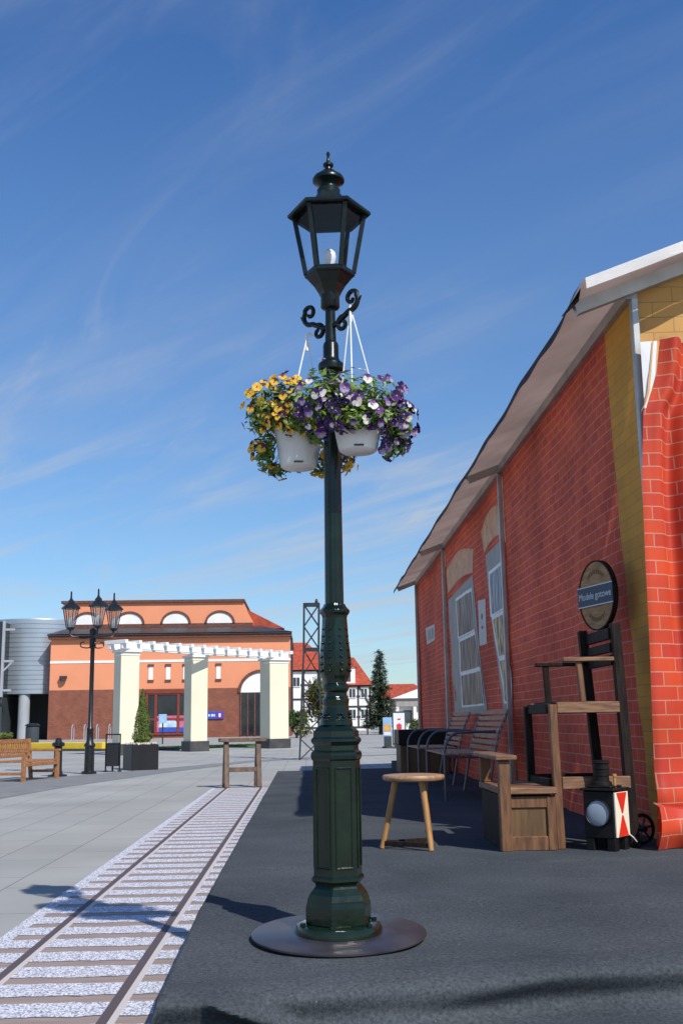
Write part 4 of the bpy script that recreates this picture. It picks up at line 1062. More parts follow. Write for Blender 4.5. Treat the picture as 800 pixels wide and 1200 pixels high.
mbT = thing('wooden_counter', 'low brown wooden counter with a black top band at the far end of the stage', 'counter', (1.44, 16.6, SZ))
mb = MB(); mb.box(0.0, 0.75, 0, 0.8, 0.0, 0.43, 0.006)
for i in range(5): mb.box(0.02+i*0.15, 0.13+i*0.15, -0.014, -0.002, 0.02, 0.41, 0.003)
mb.build('cabinet', 'woodpanel', mbT)
mb = MB(); mb.box(-0.03, 0.78, -0.04, 0.83, 0.435, 0.66, 0.008); mb.build('top_band', 'black', mbT)

# ------------------------------------------------------------------ plaza furniture
def trestle():
    T = thing('buffer_trestle', 'brown wooden buffer trestle standing across the far end of the printed rails', 'trestle', (-1.0, 17.35, 0.007), math.radians(12))
    b = 0.006
    for x in (-0.26, 0.25):
        for y, w in ((-0.1, 0.075), (0.22, 0.06)):
            mb = MB(); mb.bar((x, y, 0), (x, 0.02+y*0.25, 0.70), w, w, b, (0, 1, 0)); mb.build('leg', 'trestle', T)
    mb = MB(); mb.box(-0.37, 0.37, -0.09, 0.13, 0.70, 0.76, b); mb.build('top_plank', 'trestle', T)
    mb = MB(); mb.box(-0.22, 0.21, -0.10, -0.05, 0.24, 0.31, b); mb.build('cross_rail', 'trestle', T)
trestle()

def teak_bench():
    P1 = Vector((-5.66, 20.6, 0)); P2 = Vector((-5.42, 22.1, 0)); F1 = Vector((-5.16, 20.2, 0)); F2 = Vector((-4.82, 21.5, 0))
    u = (F2-F1).normalized(); ang = math.atan2(u.y, u.x)
    T = thing('wooden_bench', 'honey brown wooden garden bench with armrests on the plaza beside the three headed lamp', 'bench', tuple(F1), ang)
    L = (F2-F1).length; D = 0.58    # local x along the front, +y to the back
    for x in (0.03, L-0.03):
        mb = MB(); mb.box(x-0.035, x+0.035, -0.035, 0.035, 0, 0.52, 0.005); mb.build('front_leg', 'teak', T)
        mb = MB(); mb.bar((x, D-0.03, 0), (x, D+0.05, 0.76), 0.065, 0.065, 0.005, (0, 1, 0)); mb.build('back_leg', 'teak', T)
        mb = MB(); mb.box(x-0.035, x+0.035, -0.06, D, 0.52, 0.56, 0.006); mb.build('armrest', 'teak', T)
        mb = MB(); mb.box(x-0.025, x+0.025, 0.03, D-0.06, 0.12, 0.17, 0.004); mb.build('stretcher', 'teak', T)
    mb = MB(); mb.box(0.06, L-0.06, -0.03, 0.0, 0.27, 0.34, 0.004); mb.build('apron', 'teak', T)
    for i in range(5):
        mb = MB(); mb.box(0.0, L, 0.0+i*0.11, 0.09+i*0.11, 0.345, 0.375, 0.004); mb.build('seat_slat', 'teak', T)
    mb = MB(); mb.box(0.06, L-0.06, D+0.015, D+0.05, 0.68, 0.76, 0.005); mb.build('back_rail', 'teak', T)
    mb = MB(); mb.box(0.06, L-0.06, D-0.012, D+0.02, 0.42, 0.47, 0.005); mb.build('back_rail', 'teak', T)
    n = 14
    for i in range(n):
        x = 0.12+(L-0.24)*i/(n-1)
        mb = MB(); mb.bar((x, D+0.004, 0.46), (x, D+0.03, 0.69), 0.045, 0.014, 0, (0, 1, 0)); mb.build('back_slat', 'teak', T)
teak_bench()

T = thing('bollard', 'black capped iron bollard standing behind the wooden bench', 'bollard', (-4.98, 22.2, 0))
mb = MB(); mb.lathe([(0.19, 0), (0.19, 0.035), (0.11, 0.05), (0.085, 0.12), (0.08, 0.58)], 20); mb.build('post', 'iron', T)
mb = MB(); mb.lathe([(0.08, 0.58), (0.125, 0.60), (0.125, 0.66), (0.07, 0.68), (0.06, 0.74), (0.03, 0.76)], 20); mb.build('cap', 'iron', T)

def triple_lamp():
    T = thing('street_lamp', 'black street lamp with three lantern heads standing on the plaza behind the bench', 'street lamp', (-4.53, 23.1, 0))
    mb = MB(); mb.lathe([(0.16, 0), (0.16, 0.05), (0.105, 0.07), (0.10, 0.55), (0.12, 0.57), (0.12, 0.6), (0.075, 0.66), (0.07, 0.9), (0.08, 0.92), (0.05, 0.96), (0.045, 2.6), (0.07, 2.64), (0.075, 2.9), (0.08, 3.0), (0.03, 3.04)], 16); mb.build('pole', 'iron', T)
    for a in (185, -68, 38):
        a = math.radians(a); d = Vector((math.cos(a), math.sin(a), 0)); z = Vector((0, 0, 1))
        mb = MB(); mb.tube([z*2.86, d*0.2+z*2.84, d*0.42+z*2.86, d*0.48+z*2.9, d*0.48+z*3.02], 0.022, 8)
        mb.tube([z*2.64, d*0.12+z*2.62]+[d*(0.2+0.06*math.sin(t))+z*(2.69-0.06*math.cos(t)) for t in (0, .6, 1.2, 1.8, 2.4, 3.0, 3.6)], 0.014, 6)
        arm = mb.build('arm', 'iron', T)
        c = d*0.48
        mb = MB(); mb.lathe([(0.05, 3.0), (0.085, 3.03), (0.09, 3.06), (0.03, 3.065)], 6, (c.x, c.y, 0), smooth=False)
        for k in range(6):
            q = Vector((math.cos(k*PI/3), math.sin(k*PI/3), 0)); mb.tube([c+q*0.088+z*3.05, c+q*0.168+z*3.46], 0.009, 5)
        mb.lathe([(0.17, 3.45), (0.205, 3.455), (0.205, 3.48), (0.12, 3.56), (0.075, 3.59), (0.075, 3.62), (0.035, 3.66), (0.02, 3.70), (0.018, 3.82), (0.004, 3.84)], 6, (c.x, c.y, 0), smooth=False, caps=False)
        hd = mb.build('lantern_head', 'iron', T)
        mb = MB(); mb.lathe([(0.084, 3.055), (0.162, 3.455)], 6, (c.x, c.y, 0), smooth=False, caps=False); mb.build('pane', 'lampglass', hd)
        mb = MB(); mb.lathe([(0.02, 3.06), (0.03, 3.12), (0.045, 3.2), (0.03, 3.28), (0.004, 3.3)], 10, (c.x, c.y, 0)); mb.build('bulb', 'bulb', hd)
triple_lamp()

def litter_bin():
    T = thing('litter_bin', 'black litter bin hung in a metal frame between the three headed lamp and the planter', 'litter bin', (-4.2, 24.0, 0), math.radians(4))
    mb = MB()
    for x in (-0.15, 0.15):
        mb.box(x-0.015, x+0.015, -0.015, 0.015, 0, 0.8, 0.003); mb.box(x-0.04, x+0.04, -0.05, 0.05, 0, 0.03)
    mb.box(-0.165, 0.165, -0.015, 0.015, 0.78, 0.81); mb.box(-0.02, 0.02, -0.02, 0.02, 0, 0.12)
    mb.build('frame', 'iron', T)
    mb = MB()
    mb.prism([(-0.125, -0.12, 0.12), (0.125, -0.12, 0.12), (0.125, 0.12, 0.12), (-0.125, 0.12, 0.12)], (0, 0, 0.47))
    mb.box(-0.135, 0.135, -0.13, 0.13, 0.585, 0.615)
    mb.build('container', 'planter', T)
litter_bin()

def leaf_cloud(mb, rnd, n, sampler, size, flat=0.5):
    for i in range(n):
        p, d = sampler()
        a = (Vector(d)+Vector((rnd.uniform(-1, 1), rnd.uniform(-1, 1), rnd.uniform(-1, 1)))*0.8).normalized()
        s = a.cross(Vector((rnd.uniform(-1, 1), rnd.uniform(-1, 1), rnd.uniform(-1, 1)))).normalized(); t = a.cross(s)
        l = size*rnd.uniform(0.6, 1.3); w = l*flat
        p = Vector(p)
        mb._add([p-s*l, p-t*w, p+s*l, p+t*w], [(0, 1, 2, 3)])

T = thing('planter', 'large black square planter box topped with pale gravel on the plaza', 'planter', (-3.71, 24.75, 0), math.radians(28))
mb = MB(); mb.box(-0.31, 0.31, -0.31, 0.31, 0.0, 0.56, 0.01); mb.build('box', 'planter', T)
rg = random.Random(4)
mb = MB()
for i in range(160):
    x, y = rg.uniform(-0.27, 0.27), rg.uniform(-0.27, 0.27)
    bmesh.ops.create_icosphere(mb.bm, subdivisions=1, radius=rg.uniform(0.02, 0.04), matrix=Matrix.Translation((x, y, 0.565+rg.uniform(0, 0.02))) @ Matrix.Diagonal((1, 1.2, 0.8, 1)))
mb.build('gravel', 'gravel', T)['kind'] = 'stuff'

T = thing('clipped_conifer', 'small green clipped conifer cone growing in the black planter', 'tree', (-3.69, 24.75, 0.57))
mb = MB(); mb.tube([(0, 0, 0), (0, 0, 0.9)], 0.03, 8, 0.008); mb.build('trunk', 'trunk', T)
rc = random.Random(8)
def cone_s():
    z = rc.random()**1.5; a = rc.uniform(0, 2*PI)
    R = 0.255*(1-z)**0.72*(0.9+0.22*mnoise.noise(Vector((math.cos(a)*2, math.sin(a)*2, z*5))))
    if z < 0.07: R *= 0.75
    r = R*rc.uniform(0.72, 1.05)
    return (r*math.cos(a), r*math.sin(a), 0.02+z*1.2), (math.cos(a), math.sin(a), 0.6)
mb = MB(); leaf_cloud(mb, rc, 5200, cone_s, 0.022, 0.4); mb.build('crown', 'thuja', T)

# ------------------------------------------------------------------ pergola of cream pillars
def pergola():
    pts = [(-6.08, 37.0), (-4.07, 40.45), (-1.24, 43.3)]
    T = thing('pergola', 'white beamed pergola on three cream square pillars in front of the orange hall', 'pergola', (-4.1, 40.4, 0))
    d = Vector((pts[2][0]-pts[0][0], pts[2][1]-pts[0][1], 0)).normalized()
    ang = math.radians(30)
    for i, (x, y) in enumerate(pts):
        s = 0.33 if i < 2 else 0.42
        R = Matrix.Rotation(ang, 3, 'Z')
        mb = MB(); mb.box(x-s, x+s, y-s, y+s, 0.36, 3.42, 0.01, R); p = mb.build('pillar', 'cream', T, world=True)
        mb = MB(); mb.box(x-s-0.06, x+s+0.06, y-s-0.06, y+s+0.06, 0, 0.37, 0.01, R); mb.build('plinth', 'stone', p, world=True)
        mb = MB(); mb.box(x-s-0.07, x+s+0.07, y-s-0.07, y+s+0.07, 3.42, 3.52, 0.01, R); mb.box(x-s-0.02, x+s+0.02, y-s-0.02, y+s+0.02, 3.30, 3.36, 0.01, R); mb.build('capital', 'whitep2', p, world=True)
    A = Vector((pts[0][0], pts[0][1], 3.63)); B = Vector((pts[2][0], pts[2][1], 3.63)); nrm = Vector((d.y, -d.x, 0))
    for off in (-0.3, 0.3):
        mb = MB(); mb.bar(A-d*0.55+nrm*off, B+d*0.55+nrm*off, 0.14, 0.22, 0.01); mb.build('beam', 'whitep2', T, world=True)
    n = 15; Lr = (B-A).length
    for i in range(n):
        c = A-d*0.5+d*(Lr+1.0)*i/(n-1)+Vector((0, 0, 0.125))
        mb = MB(); mb.bar(c-nrm*0.52, c+nrm*0.52, 0.13, 0.13, 0.008); mb.build('rafter', 'whitep2', T, world=True)
pergola()

# ------------------------------------------------------------------ the orange hall
def hall():
    T = thing('orange_hall', 'orange plastered hall with brick base, dark eaves and arched upper windows across the plaza', 'building', (-9.9, 80, 0))
    Y = 80.0
    X0, X1 = -18.75, -1.1
    mb = MB(); mb.box(X0, X1, Y, Y+16, 3.55, 7.3); mb.build('upper_wall', 'orange', T, world=True)
    mb = MB(); mb.box(X0-0.02, X1+0.02, Y-0.04, Y+16, 0, 3.55); mb.build('brick_base', 'hbrick', T, world=True)
    mb = MB(); mb.box(X0-0.01, X1+0.01, Y-0.03, Y-0.002, 5.50, 5.68); mb.build('white_string_course', 'whitep2', T, world=True)
    mb = MB(); mb.box(X0-0.15, X1+0.12, Y-0.35, Y+16, 7.28, 7.55)
    mb.build('eaves', 'hbrickt', T, world=True)
    mb = MB(); mb.prism([(X0-0.2, Y-0.45, 7.56), (X1+0.15, Y-0.45, 7.56), (X1-2.3, Y+3.0, 8.3), (X0+0.6, Y+3.0, 8.3)], (0, 0, 0.06))
    mb.build('lower_roof', 'roofdark', T, world=True)
    mb = MB(); mb.prism([(X0-0.2, Y-0.45, 7.50), (X1+0.15, Y-0.45, 7.50), (X1+0.15, Y-0.35, 7.50), (X0-0.2, Y-0.35, 7.50)], (0, 0, 0.12)); mb.build('gutter', 'roofdark', T, world=True)
    # upper storey, set back, with a sloping right shoulder
    Yu = 83.0
    up_ = [(-18.55, 8.1), (-4.0, 8.1), (-4.0, 8.7), (-4.45, 9.5), (-4.75, 10.25), (-18.55, 10.25)]
    mb = MB(); mb.prism([(x, Yu, z) for x, z in up_], (0, 10, 0)); mb.build('upper_storey', 'orange', T, world=True)
    mb = MB(); mb.box(-18.65, -4.0, Yu-0.05, Yu-0.003, 8.28, 8.62); mb.build('brick_sill', 'hbrickt', T, world=True)
    mb = MB(); mb.box(-18.75, -4.65, Yu-0.2, Yu+10.2, 10.25, 10.45); mb.build('parapet', 'hbrickt', T, world=True)
    mb = MB(); mb.prism([(-4.5, Yu+0.5, 9.7), (-1.6, Yu+0.5, 8.2), (-4.0, Yu+0.5, 8.2)], (0, 9, 0)); mb.build('hip_roof', 'redroof', T, world=True)
    for px in (-16.75, -13.5, -9.95, -6.55):
        x = px; r = 1.0; zb = 8.62
        arc = [(x+r*math.cos(t), Yu-0.02, zb+0.82*math.sin(t)) for t in [i*PI/14 for i in range(15)]]
        arc2 = [(x+(r+0.16)*math.cos(t), Yu-0.02, zb+(0.98)*math.sin(t)) for t in [i*PI/14 for i in range(15)]]
        mb = MB()
        for i in range(14):
            mb.prism([arc[i], arc[i+1], arc2[i+1], arc2[i]], (0, -0.10, 0))
        w = mb.build('arched_window', 'hbrickt', T, world=True)
        mb = MB(); mb.prism(arc, (0, -0.03, 0)); mb.build('blind', 'whitep2', w, world=True)
    # slit windows
    for x in (-11.37, -10.1, -8.83, -7.6, -6.4):
        mb = MB(); mb.box(x-0.16, x+0.16, Y-0.03, Y-0.004, 4.22, 5.2); w = mb.build('slit_window', 'whitep2', T, world=True)
        mb = MB(); mb.box(x-0.22, x+0.22, Y-0.08, Y-0.031, 5.18, 5.36); mb.box(x-0.22, x+0.22, Y-0.08, Y-0.031, 4.06, 4.22); mb.build('lintel', 'hbrickt', w, world=True)
    # shop front
    X2, X3 = -11.6, -7.9
    mb = MB()
    for x in (X2, -10.95, -9.3, -8.5, X3): mb.box(x-0.09, x+0.09, Y-0.16, Y-0.045, 0.25, 3.3)
    for z in (0.3, 1.35, 3.2): mb.box(X2, X3, Y-0.15, Y-0.046, z-0.07, z+0.07)
    mb.box(X2-0.1, X3+0.1, Y-0.2, Y-0.05, 3.22, 3.48)
    sf = mb.build('shop_front', 'redframe', T, world=True)
    mb = MB(); mb.box(X2, X3, Y-0.08, Y-0.05, 0.3, 3.25); mb.build('shop_glass', 'darkglass', sf, world=True)
    mb = MB(); mb.box(-10.85, -7.98, Y-0.10, Y-0.083, 0.42, 1.6); mb.build('window_poster', 'pink', sf, world=True)
    mb = MB(); mb.prism([(-10.0+0.72*math.cos(t), Y-0.112, 0.78+0.62*math.sin(t)) for t in [i*PI/12 for i in range(13)]], (0, 0.008, 0)); mb.build('poster_motif', 'paleblue', sf, world=True)
    mb = MB(); mb.box(-10.7, -8.6, Y-0.112, Y-0.104, 0.42, 0.75); mb.build('poster_band', 'blue', sf, world=True)
    mb = MB(); mb.box(-7.35, -6.0, Y-0.14, Y-0.05, 1.32, 1.86); sg = mb.build('wall_sign', 'blue', T, world=True)
    mb = MB(); mb.box(-6.55, -6.02, Y-0.15, Y-0.141, 1.34, 1.84); mb.build('sign_end', 'purple', sg, world=True)
    for i, w_ in enumerate((0.10, 0.16, 0.08)):
        mb = MB(); mb.box(-7.1+i*0.2, -7.1+i*0.2+w_, Y-0.149, Y-0.141, 1.5, 1.66); mb.build('sign_mark', 'boardw', sg, world=True)
    mb = MB(); mb.box(-6.35, -6.2, Y-0.158, Y-0.151, 1.45, 1.72); mb.build('sign_mark', 'boardw', sg, world=True)
    # arched doorway
    xc, r = -3.2, 1.55
    outl = [(xc-r, 0.2), (xc+r, 0.2)]+[(xc+r*math.cos(t), 3.2+1.35*math.sin(t)) for t in [i*PI/16 for i in range(17)]]
    mb = MB(); mb.prism([(x, Y-0.06, z) for x, z in [(xc+r*math.cos(t), 3.2+1.45*math.sin(t)) for t in [i*PI/16 for i in range(17)]]], (0, -0.02, 0))
    dw = mb.build('arched_doorway', 'whitep2', T, world=True)
    mb = MB()
    for i in range(16):
        t0, t1 = i*PI/16, (i+1)*PI/16
        f = lambda t, k, kz: (xc+k*math.cos(t), Y-0.05, 3.2+kz*math.sin(t))
        mb.prism([f(t0, r, 1.45), f(t1, r, 1.45), f(t1, r+0.22, 1.67), f(t0, r+0.22, 1.67)], (0, -0.1, 0))
    mb.build('brick_arch', 'hbrickt', dw, world=True)
    mb = MB(); mb.box(xc-r, xc+r, Y-0.08, Y-0.045, 0.1, 3.2); mb.build('door_glass', 'darkglass', dw, world=True)
    mb = MB()
    for i in range(7):
        x = xc-r+i*(2*r)/6; mb.box(x-0.05, x+0.05, Y-0.13, Y-0.081, 0.1, 3.2)
    mb.build('door_frame', 'hbrickt', dw, world=True)
    for x in (-17.73,):
        mb = MB(); mb.box(x-0.25, x+0.25, Y-0.35, Y-0.002, 4.45, 4.58); mb.lathe([(0.05, 4.2), (0.22, 4.22), (0.25, 4.4), (0.05, 4.45)], 10, (x, Y-0.2, 0)); mb.build('wall_light', 'roofdark', T, world=True)
    mb = MB(); mb.box(X1+0.03, X1+0.2, Y+0.2, Y+0.5, 0.3, 7.2); mb.build('downpipe', 'steel', T, world=True)
hall()

def drum():
    T = thing('silver_drum_building', 'silver clad drum shaped building raised on a round column left of the orange hall', 'building', (-21.0, 84.5, 0))
    cx, cy, r = -20.9, 84.5, 3.6
    prof = []
    n = 16
    for i in range(n):
        z0 = 3.35+i*(5.55/n); z1 = z0+5.55/n
        prof += [(r, z0+0.015), (r, z1-0.03), (r-0.035, z1-0.025), (r-0.035, z1+0.01)]
    prof += [(r-0.05, 8.95), (r-0.4, 8.95)]
    mb = MB(); mb.lathe(prof, 64, (cx, cy, 0)); mb.build('drum_wall', 'silver', T, world=True, smooth_angle=30)
    mb = MB(); mb.lathe([(0.42, 0), (0.42, 3.36)], 24, (-20.9, 81.4, 0)); mb.build('column', 'concrete', T, world=True)
    mb = MB(); mb.box(-25.5, -17.3, 86.0, 94, 0, 3.34)
    for i in range(8): mb.box(-25.0+i*1.0, -24.95+i*1.0, 85.97, 85.99, 0.1, 3.3)
    mb.build('recessed_wall', 'charcoal', T, world=True)
drum()
T = thing('dark_glass_block', 'dark glazed building corner with pale brackets at the left edge beside the silver drum', 'building', (-24.5, 79, 0))
mb = MB(); mb.box(-28, -22.1, 79, 88, 3.2, 8.55); mb.build('glass_wall', 'navyscreen', T, world=True)
mb = MB(); mb.box(-22.08, -21.9, 79.05, 79.25, 3.1, 8.6); mb.box(-22.1, -21.2, 79.1, 79.2, 7.9, 8.05); mb.box(-22.1, -21.2, 79.1, 79.2, 5.6, 5.75); mb.bar((-22.0, 79.15, 4.9), (-21.3, 79.15, 5.6), 0.1, 0.12); mb.box(-22.1, -21.3, 79.1, 79.2, 3.5, 3.65)
mb.build('bracket', 'concrete', T, world=True)
mb = MB(); mb.box(-28, -22.15, 80, 88, 0, 3.2); mb.build('ground_wall', 'charcoal', T, world=True)

# yellow border, lawn, hedge, bike stands and bin in front of the hall
mb = MB()
mb.bar((-16.5, 48.8, 0.20), (-7.9, 43.4, 0.20), 0.35, 0.26, 0.02)
yb = mb.build('yellow_border', 'yellowk'); tag(yb, 'long low yellow painted border running in front of the orange hall', 'border')
mb = MB(); mb.bar((-16.5, 48.65, 0.035), (-7.85, 43.2, 0.035), 0.5, 0.07); mb.build('footing', 'kerb', yb)
mb = MB(); mb.bar((-6.9, 43.4, 0.06), (-4.9, 42.2, 0.06), 0.25, 0.12, 0.01)
tag(mb.build('dark_kerb', 'kerb'), 'short dark stone kerb beside the foot of the middle pergola pillar', 'kerb')
mb = MB(); mb.prism([(-6.2, 43.6, 0.0), (-0.9, 47.0, 0.0), (-1.6, 49.0, 0.0), (-6.9, 45.5, 0.0)], (0, 0, 0.05)); tag(mb.build('lawn', 'grass'), kind='structure')
mb = MB(); rl = random.Random(2)
def lawn_s():
    u, v = rl.random(), rl.random()
    a = Vector((-6.2, 43.6, 0.05)).lerp(Vector((-0.9, 47.0, 0.05)), u); b = Vector((-6.9, 45.5, 0.05)).lerp(Vector((-1.6, 49.0, 0.05)), u)
    p = a.lerp(b, v); return (p.x, p.y, p.z+0.03), (0, 0, 1)
leaf_cloud(mb, rl, 5000, lawn_s, 0.05, 0.25); tag(mb.build('grass', 'grass'), 'short green grass growing behind the pergola pillars', 'grass', kind='stuff')
T = thing('hedge', 'low clipped green hedge in front of the round column', 'hedge', (-16.5, 58, 0))
mb = MB(); rh = random.Random(6)
leaf_cloud(mb, rh, 2600, lambda: ((rh.uniform(-4.5, 1.0), rh.uniform(-0.5, 0.5), 0.62*rh.random()**0.5*(1+0.12*math.sin(rh.random()*9))), (0, -0.4, 0.8)), 0.1, 0.5)
mb.build('leaves', 'bush', T)
mb = MB(); mb.box(-4.4, 0.9, -0.35, 0.35, 0, 0.4); mb.build('stems', 'trunk', T)
T = thing('litter_bin', 'dark round litter bin beside the hedge near the silver drum building', 'litter bin', (-14.9, 60, 0))
mb = MB(); mb.lathe([(0.34, 0), (0.36, 0.05), (0.36, 0.95), (0.3, 1.0)], 20); mb.build('container', 'charcoal', T)
mb = MB(); mb.lathe([(0.4, 1.0), (0.4, 1.06), (0.25, 1.14), (0.02, 1.16)], 20); mb.build('lid', 'iron', T)
def stand():
    T = thing('bicycle_stand', 'thin grey hoop bicycle stand in front of the brick base of the orange hall', 'bicycle stand', (-16.2, 76.5, 0), 0, 'bicycle stands')
    mb = MB(); pts = [(0, -0.35, 0), (0, -0.35, 0.75)]+[(0, -0.35*math.cos(t), 0.75+0.3*math.sin(t)) for t in [i*PI/8 for i in range(1, 8)]]+[(0, 0.35, 0.75), (0, 0.35, 0)]
    mb.tube(pts, 0.035, 6); mb.build('hoop', 'concrete', T)
    mb = MB(); mb.box(-0.1, 0.1, -0.45, 0.45, 0, 0.03); mb.build('foot_bar', 'concrete', T)
    return T
st = stand()
for i in range(1, 5): dup(st, (-16.2+i*0.85, 76.5, 0))
T = thing('sign_post', 'thin grey post with a small square plate in front of the shop window', 'sign post', (-7.3, 56, 0))
mb = MB(); mb.tube([(0, 0, 0), (0, 0, 1.5)], 0.035, 8); mb.build('post', 'steel', T)
mb = MB(); mb.box(-0.2, 0.2, -0.05, -0.036, 1.05, 1.5, 0.005); mb.build('plate', 'boardb', T)

# ------------------------------------------------------------------ lattice signal tower
def lattice():
    T = thing('lattice_mast', 'grey steel lattice mast rising behind the street lamp pedestal', 'mast', (0.13, 29.5, 0))
    def corner(z):
        w = 0.30-0.10*(z/4.2) if z < 2.9 else 0.205
        return w
    zs = [0, 0.55, 1.1, 1.65, 2.2, 2.95]
    legs = [(-1, -1), (1, -1), (1, 1), (-1, 1)]
    P_ = lambda i, z: Vector((legs[i][0]*corner(z)+0.06*(z/4.2), legs[i][1]*corner(z)*0.5, z))
    for i in range(4):
        mb = MB(); mb.bar(P_(i, 0), P_(i, 2.95), 0.045, 0.045); mb.bar(P_(i, 2.95), P_(i, 4.2), 0.055, 0.055); mb.build('leg', 'steel', T)
    mb = MB()
    for k, (a, b) in enumerate(zip(zs, zs[1:])):
        for i in range(4):
            j = (i+1) % 4
            if k % 2 == 0: mb.bar(P_(i, a), P_(j, b), 0.03, 0.03)
            else: mb.bar(P_(j, a), P_(i, b), 0.03, 0.03)
    for a, b in ((2.98, 3.58), (3.58, 4.18)):
        for i in range(4):
            j = (i+1) % 4; mb.bar(P_(i, a), P_(j, b), 0.03, 0.03); mb.bar(P_(j, a), P_(i, b), 0.028, 0.028)
    for z, h in ((2.95, 0.09), (4.18, 0.09)):
        for i in range(4): mb.bar(P_(i, z), P_((i+1) % 4, z), 0.05, h)
    mb.build('bracing', 'steel', T)
    mb = MB(); mb.bar((0.25, 0, 4.0), (0.52, 0, 3.98), 0.06, 0.06); mb.lathe([(0.03, 4.22), (0.05, 4.25), (0.03, 4.33), (0.005, 4.35)], 8, (0.2, 0, 0)); mb.build('top_fitting', 'steel', T)
lattice()

# ------------------------------------------------------------------ half timbered houses far behind
def half_timbered(name, label, x0, x1, y, zw, zr, ridge, dormer=None):
    """ridge: (xa, xb) of the ridge ends; hipped red roof"""
    T = thing(name, label, 'house', ((x0+x1)/2, y, 0))
    mb = MB(); mb.box(x0, x1, y, y+9, 0, zw); mb.build('wall', 'whitep2', T, world=True)
    mb = MB(); e = 0.4
    A, B, C_, D = (x0-e, y-e, zw-0.1), (x1+e, y-e, zw-0.1), (x1+e, y+9+e, zw-0.1), (x0-e, y+9+e, zw-0.1)
    R0, R1 = (ridge[0], y+4.5, zr), (ridge[1], y+4.5, zr)
    mb._add([A, B, C_, D, R0, R1], [(0, 1, 5, 4), (1, 2, 5), (2, 3, 4, 5), (3, 0, 4), (3, 2, 1, 0)])
    rf = mb.build('roof', 'redroof', T, world=True)
    mb = MB()
    n = max(3, int((x1-x0)/1.5)); ns = max(2, int(zw/2.6))
    for i in range(n+1):
        x = x0+(x1-x0)*i/n; mb.box(x-0.09, x+0.09, y-0.05, y-0.003, 0.3, zw-0.15)
    for k in range(ns*2+1):
        z = 0.35+(zw-0.55)*k/(ns*2); mb.box(x0, x1, y-0.062, y-0.052, z-0.09, z+0.09)
    for i in (0, n-1):
        xa = x0+(x1-x0)*i/n; xb = x0+(x1-x0)*(i+1)/n
        for k in range(ns):
            za = 0.4+k*(zw-0.5)/ns; zb = 0.4+(k+1)*(zw-0.5)/ns
            mb.bar((xa, y-0.08, za if i == 0 else zb), (xb, y-0.08, zb if i == 0 else za), 0.03, 0.16)
    mb.build('timbering', 'timber', T, world=True)
    for k in range(ns):
        for i in range(n):
            if (i+k) % 2 == 0 or n < 4:
                xa = x0+(x1-x0)*(i+0.5)/n; z = 0.4+(k+0.5)*(zw-0.5)/ns+0.25
                mb = MB(); mb.box(xa-0.42, xa+0.42, y-0.09, y-0.066, z-0.55, z+0.55); w = mb.build('window', 'winwhite', T, world=True)
                for sx in (-1, 1):
                    mb = MB(); mb.box(min(xa+0.03*sx, xa+0.34*sx), max(xa+0.03*sx, xa+0.34*sx), y-0.10, y-0.091, z-0.47, z+0.47); mb.build('pane', 'pane', w, world=True)
    if dormer:
        xa, xb, za, zb = dormer
        mb = MB(); mb.box(xa, xb, y-0.1, y+3, za, zb); dm = mb.build('dormer', 'whitep2', T, world=True)
        mb = MB(); mb.box((xa+xb)/2-0.3, (xa+xb)/2+0.3, y-0.14, y-0.11, za+0.3, zb-0.35); mb.build('pane', 'pane', dm, world=True)
        mb = MB(); mb.prism([(xa-0.2, y-0.3, zb), (xb+0.2, y-0.3, zb), ((xa+xb)/2, y-0.3, zb+0.75)], (0, 3.3, 0)); mb.build('dormer_roof', 'redroof', dm, world=True)
    return T
half_timbered('half_timbered_house', 'white half timbered house with red roof behind the lattice mast', -6.5, 3.0, 118, 6.7, 9.9, (-4, 0.2))
half_timbered('half_timbered_house', 'white half timbered house with red hipped roof and white dormer beside the tall spruce', 3.2, 7.1, 119, 5.0, 8.2, (4.3, 5.6), (3.9, 5.5, 5.0, 6.9))

# spruce, bushes, small broadleaf tree
def spruce():
    T = thing('spruce_tree', 'tall dark green spruce tree standing beside the half timbered house', 'tree', (5.52, 80, 0))
    mb = MB(); mb.tube([(0, 0, 0), (0.03, 0, 3), (0, 0, 6.1)], 0.16, 8, 0.02); mb.build('trunk', 'trunk', T)
    r = random.Random(12); mb = MB()
    z = 0.75
    while z < 6.15:
        R = 1.38*((6.35-z)/5.6)**0.8
        nb = max(4, int(10*R)+3)
        for k in range(nb):
            a = r.uniform(0, 2*PI); L = R*r.uniform(0.7, 1.12); dr = r.uniform(0.05, 0.35)
            for i in range(int(20+34*L)):
                t = r.random()**0.7; p = Vector((math.cos(a)*L*t, math.sin(a)*L*t, z-dr*t*L+0.12*t*t))
                w = 0.05+0.16*(1-t)
                p += Vector((r.gauss(0, w), r.gauss(0, w), r.gauss(0, 0.08)))
                s = Vector((math.cos(a+r.uniform(-.9, .9)), math.sin(a+r.uniform(-.9, .9)), r.uniform(-0.6, 0.3))); n_ = Vector((-s.y, s.x, r.uniform(-.5, .5))).normalized()
                l = r.uniform(0.06, 0.14)
                mb._add([p-s*l, p-n_*l*0.35, p+s*l, p+n_*l*0.35], [(0, 1, 2, 3)])
        z += 0.17
    mb.build('crown', 'spruce', T)
spruce()
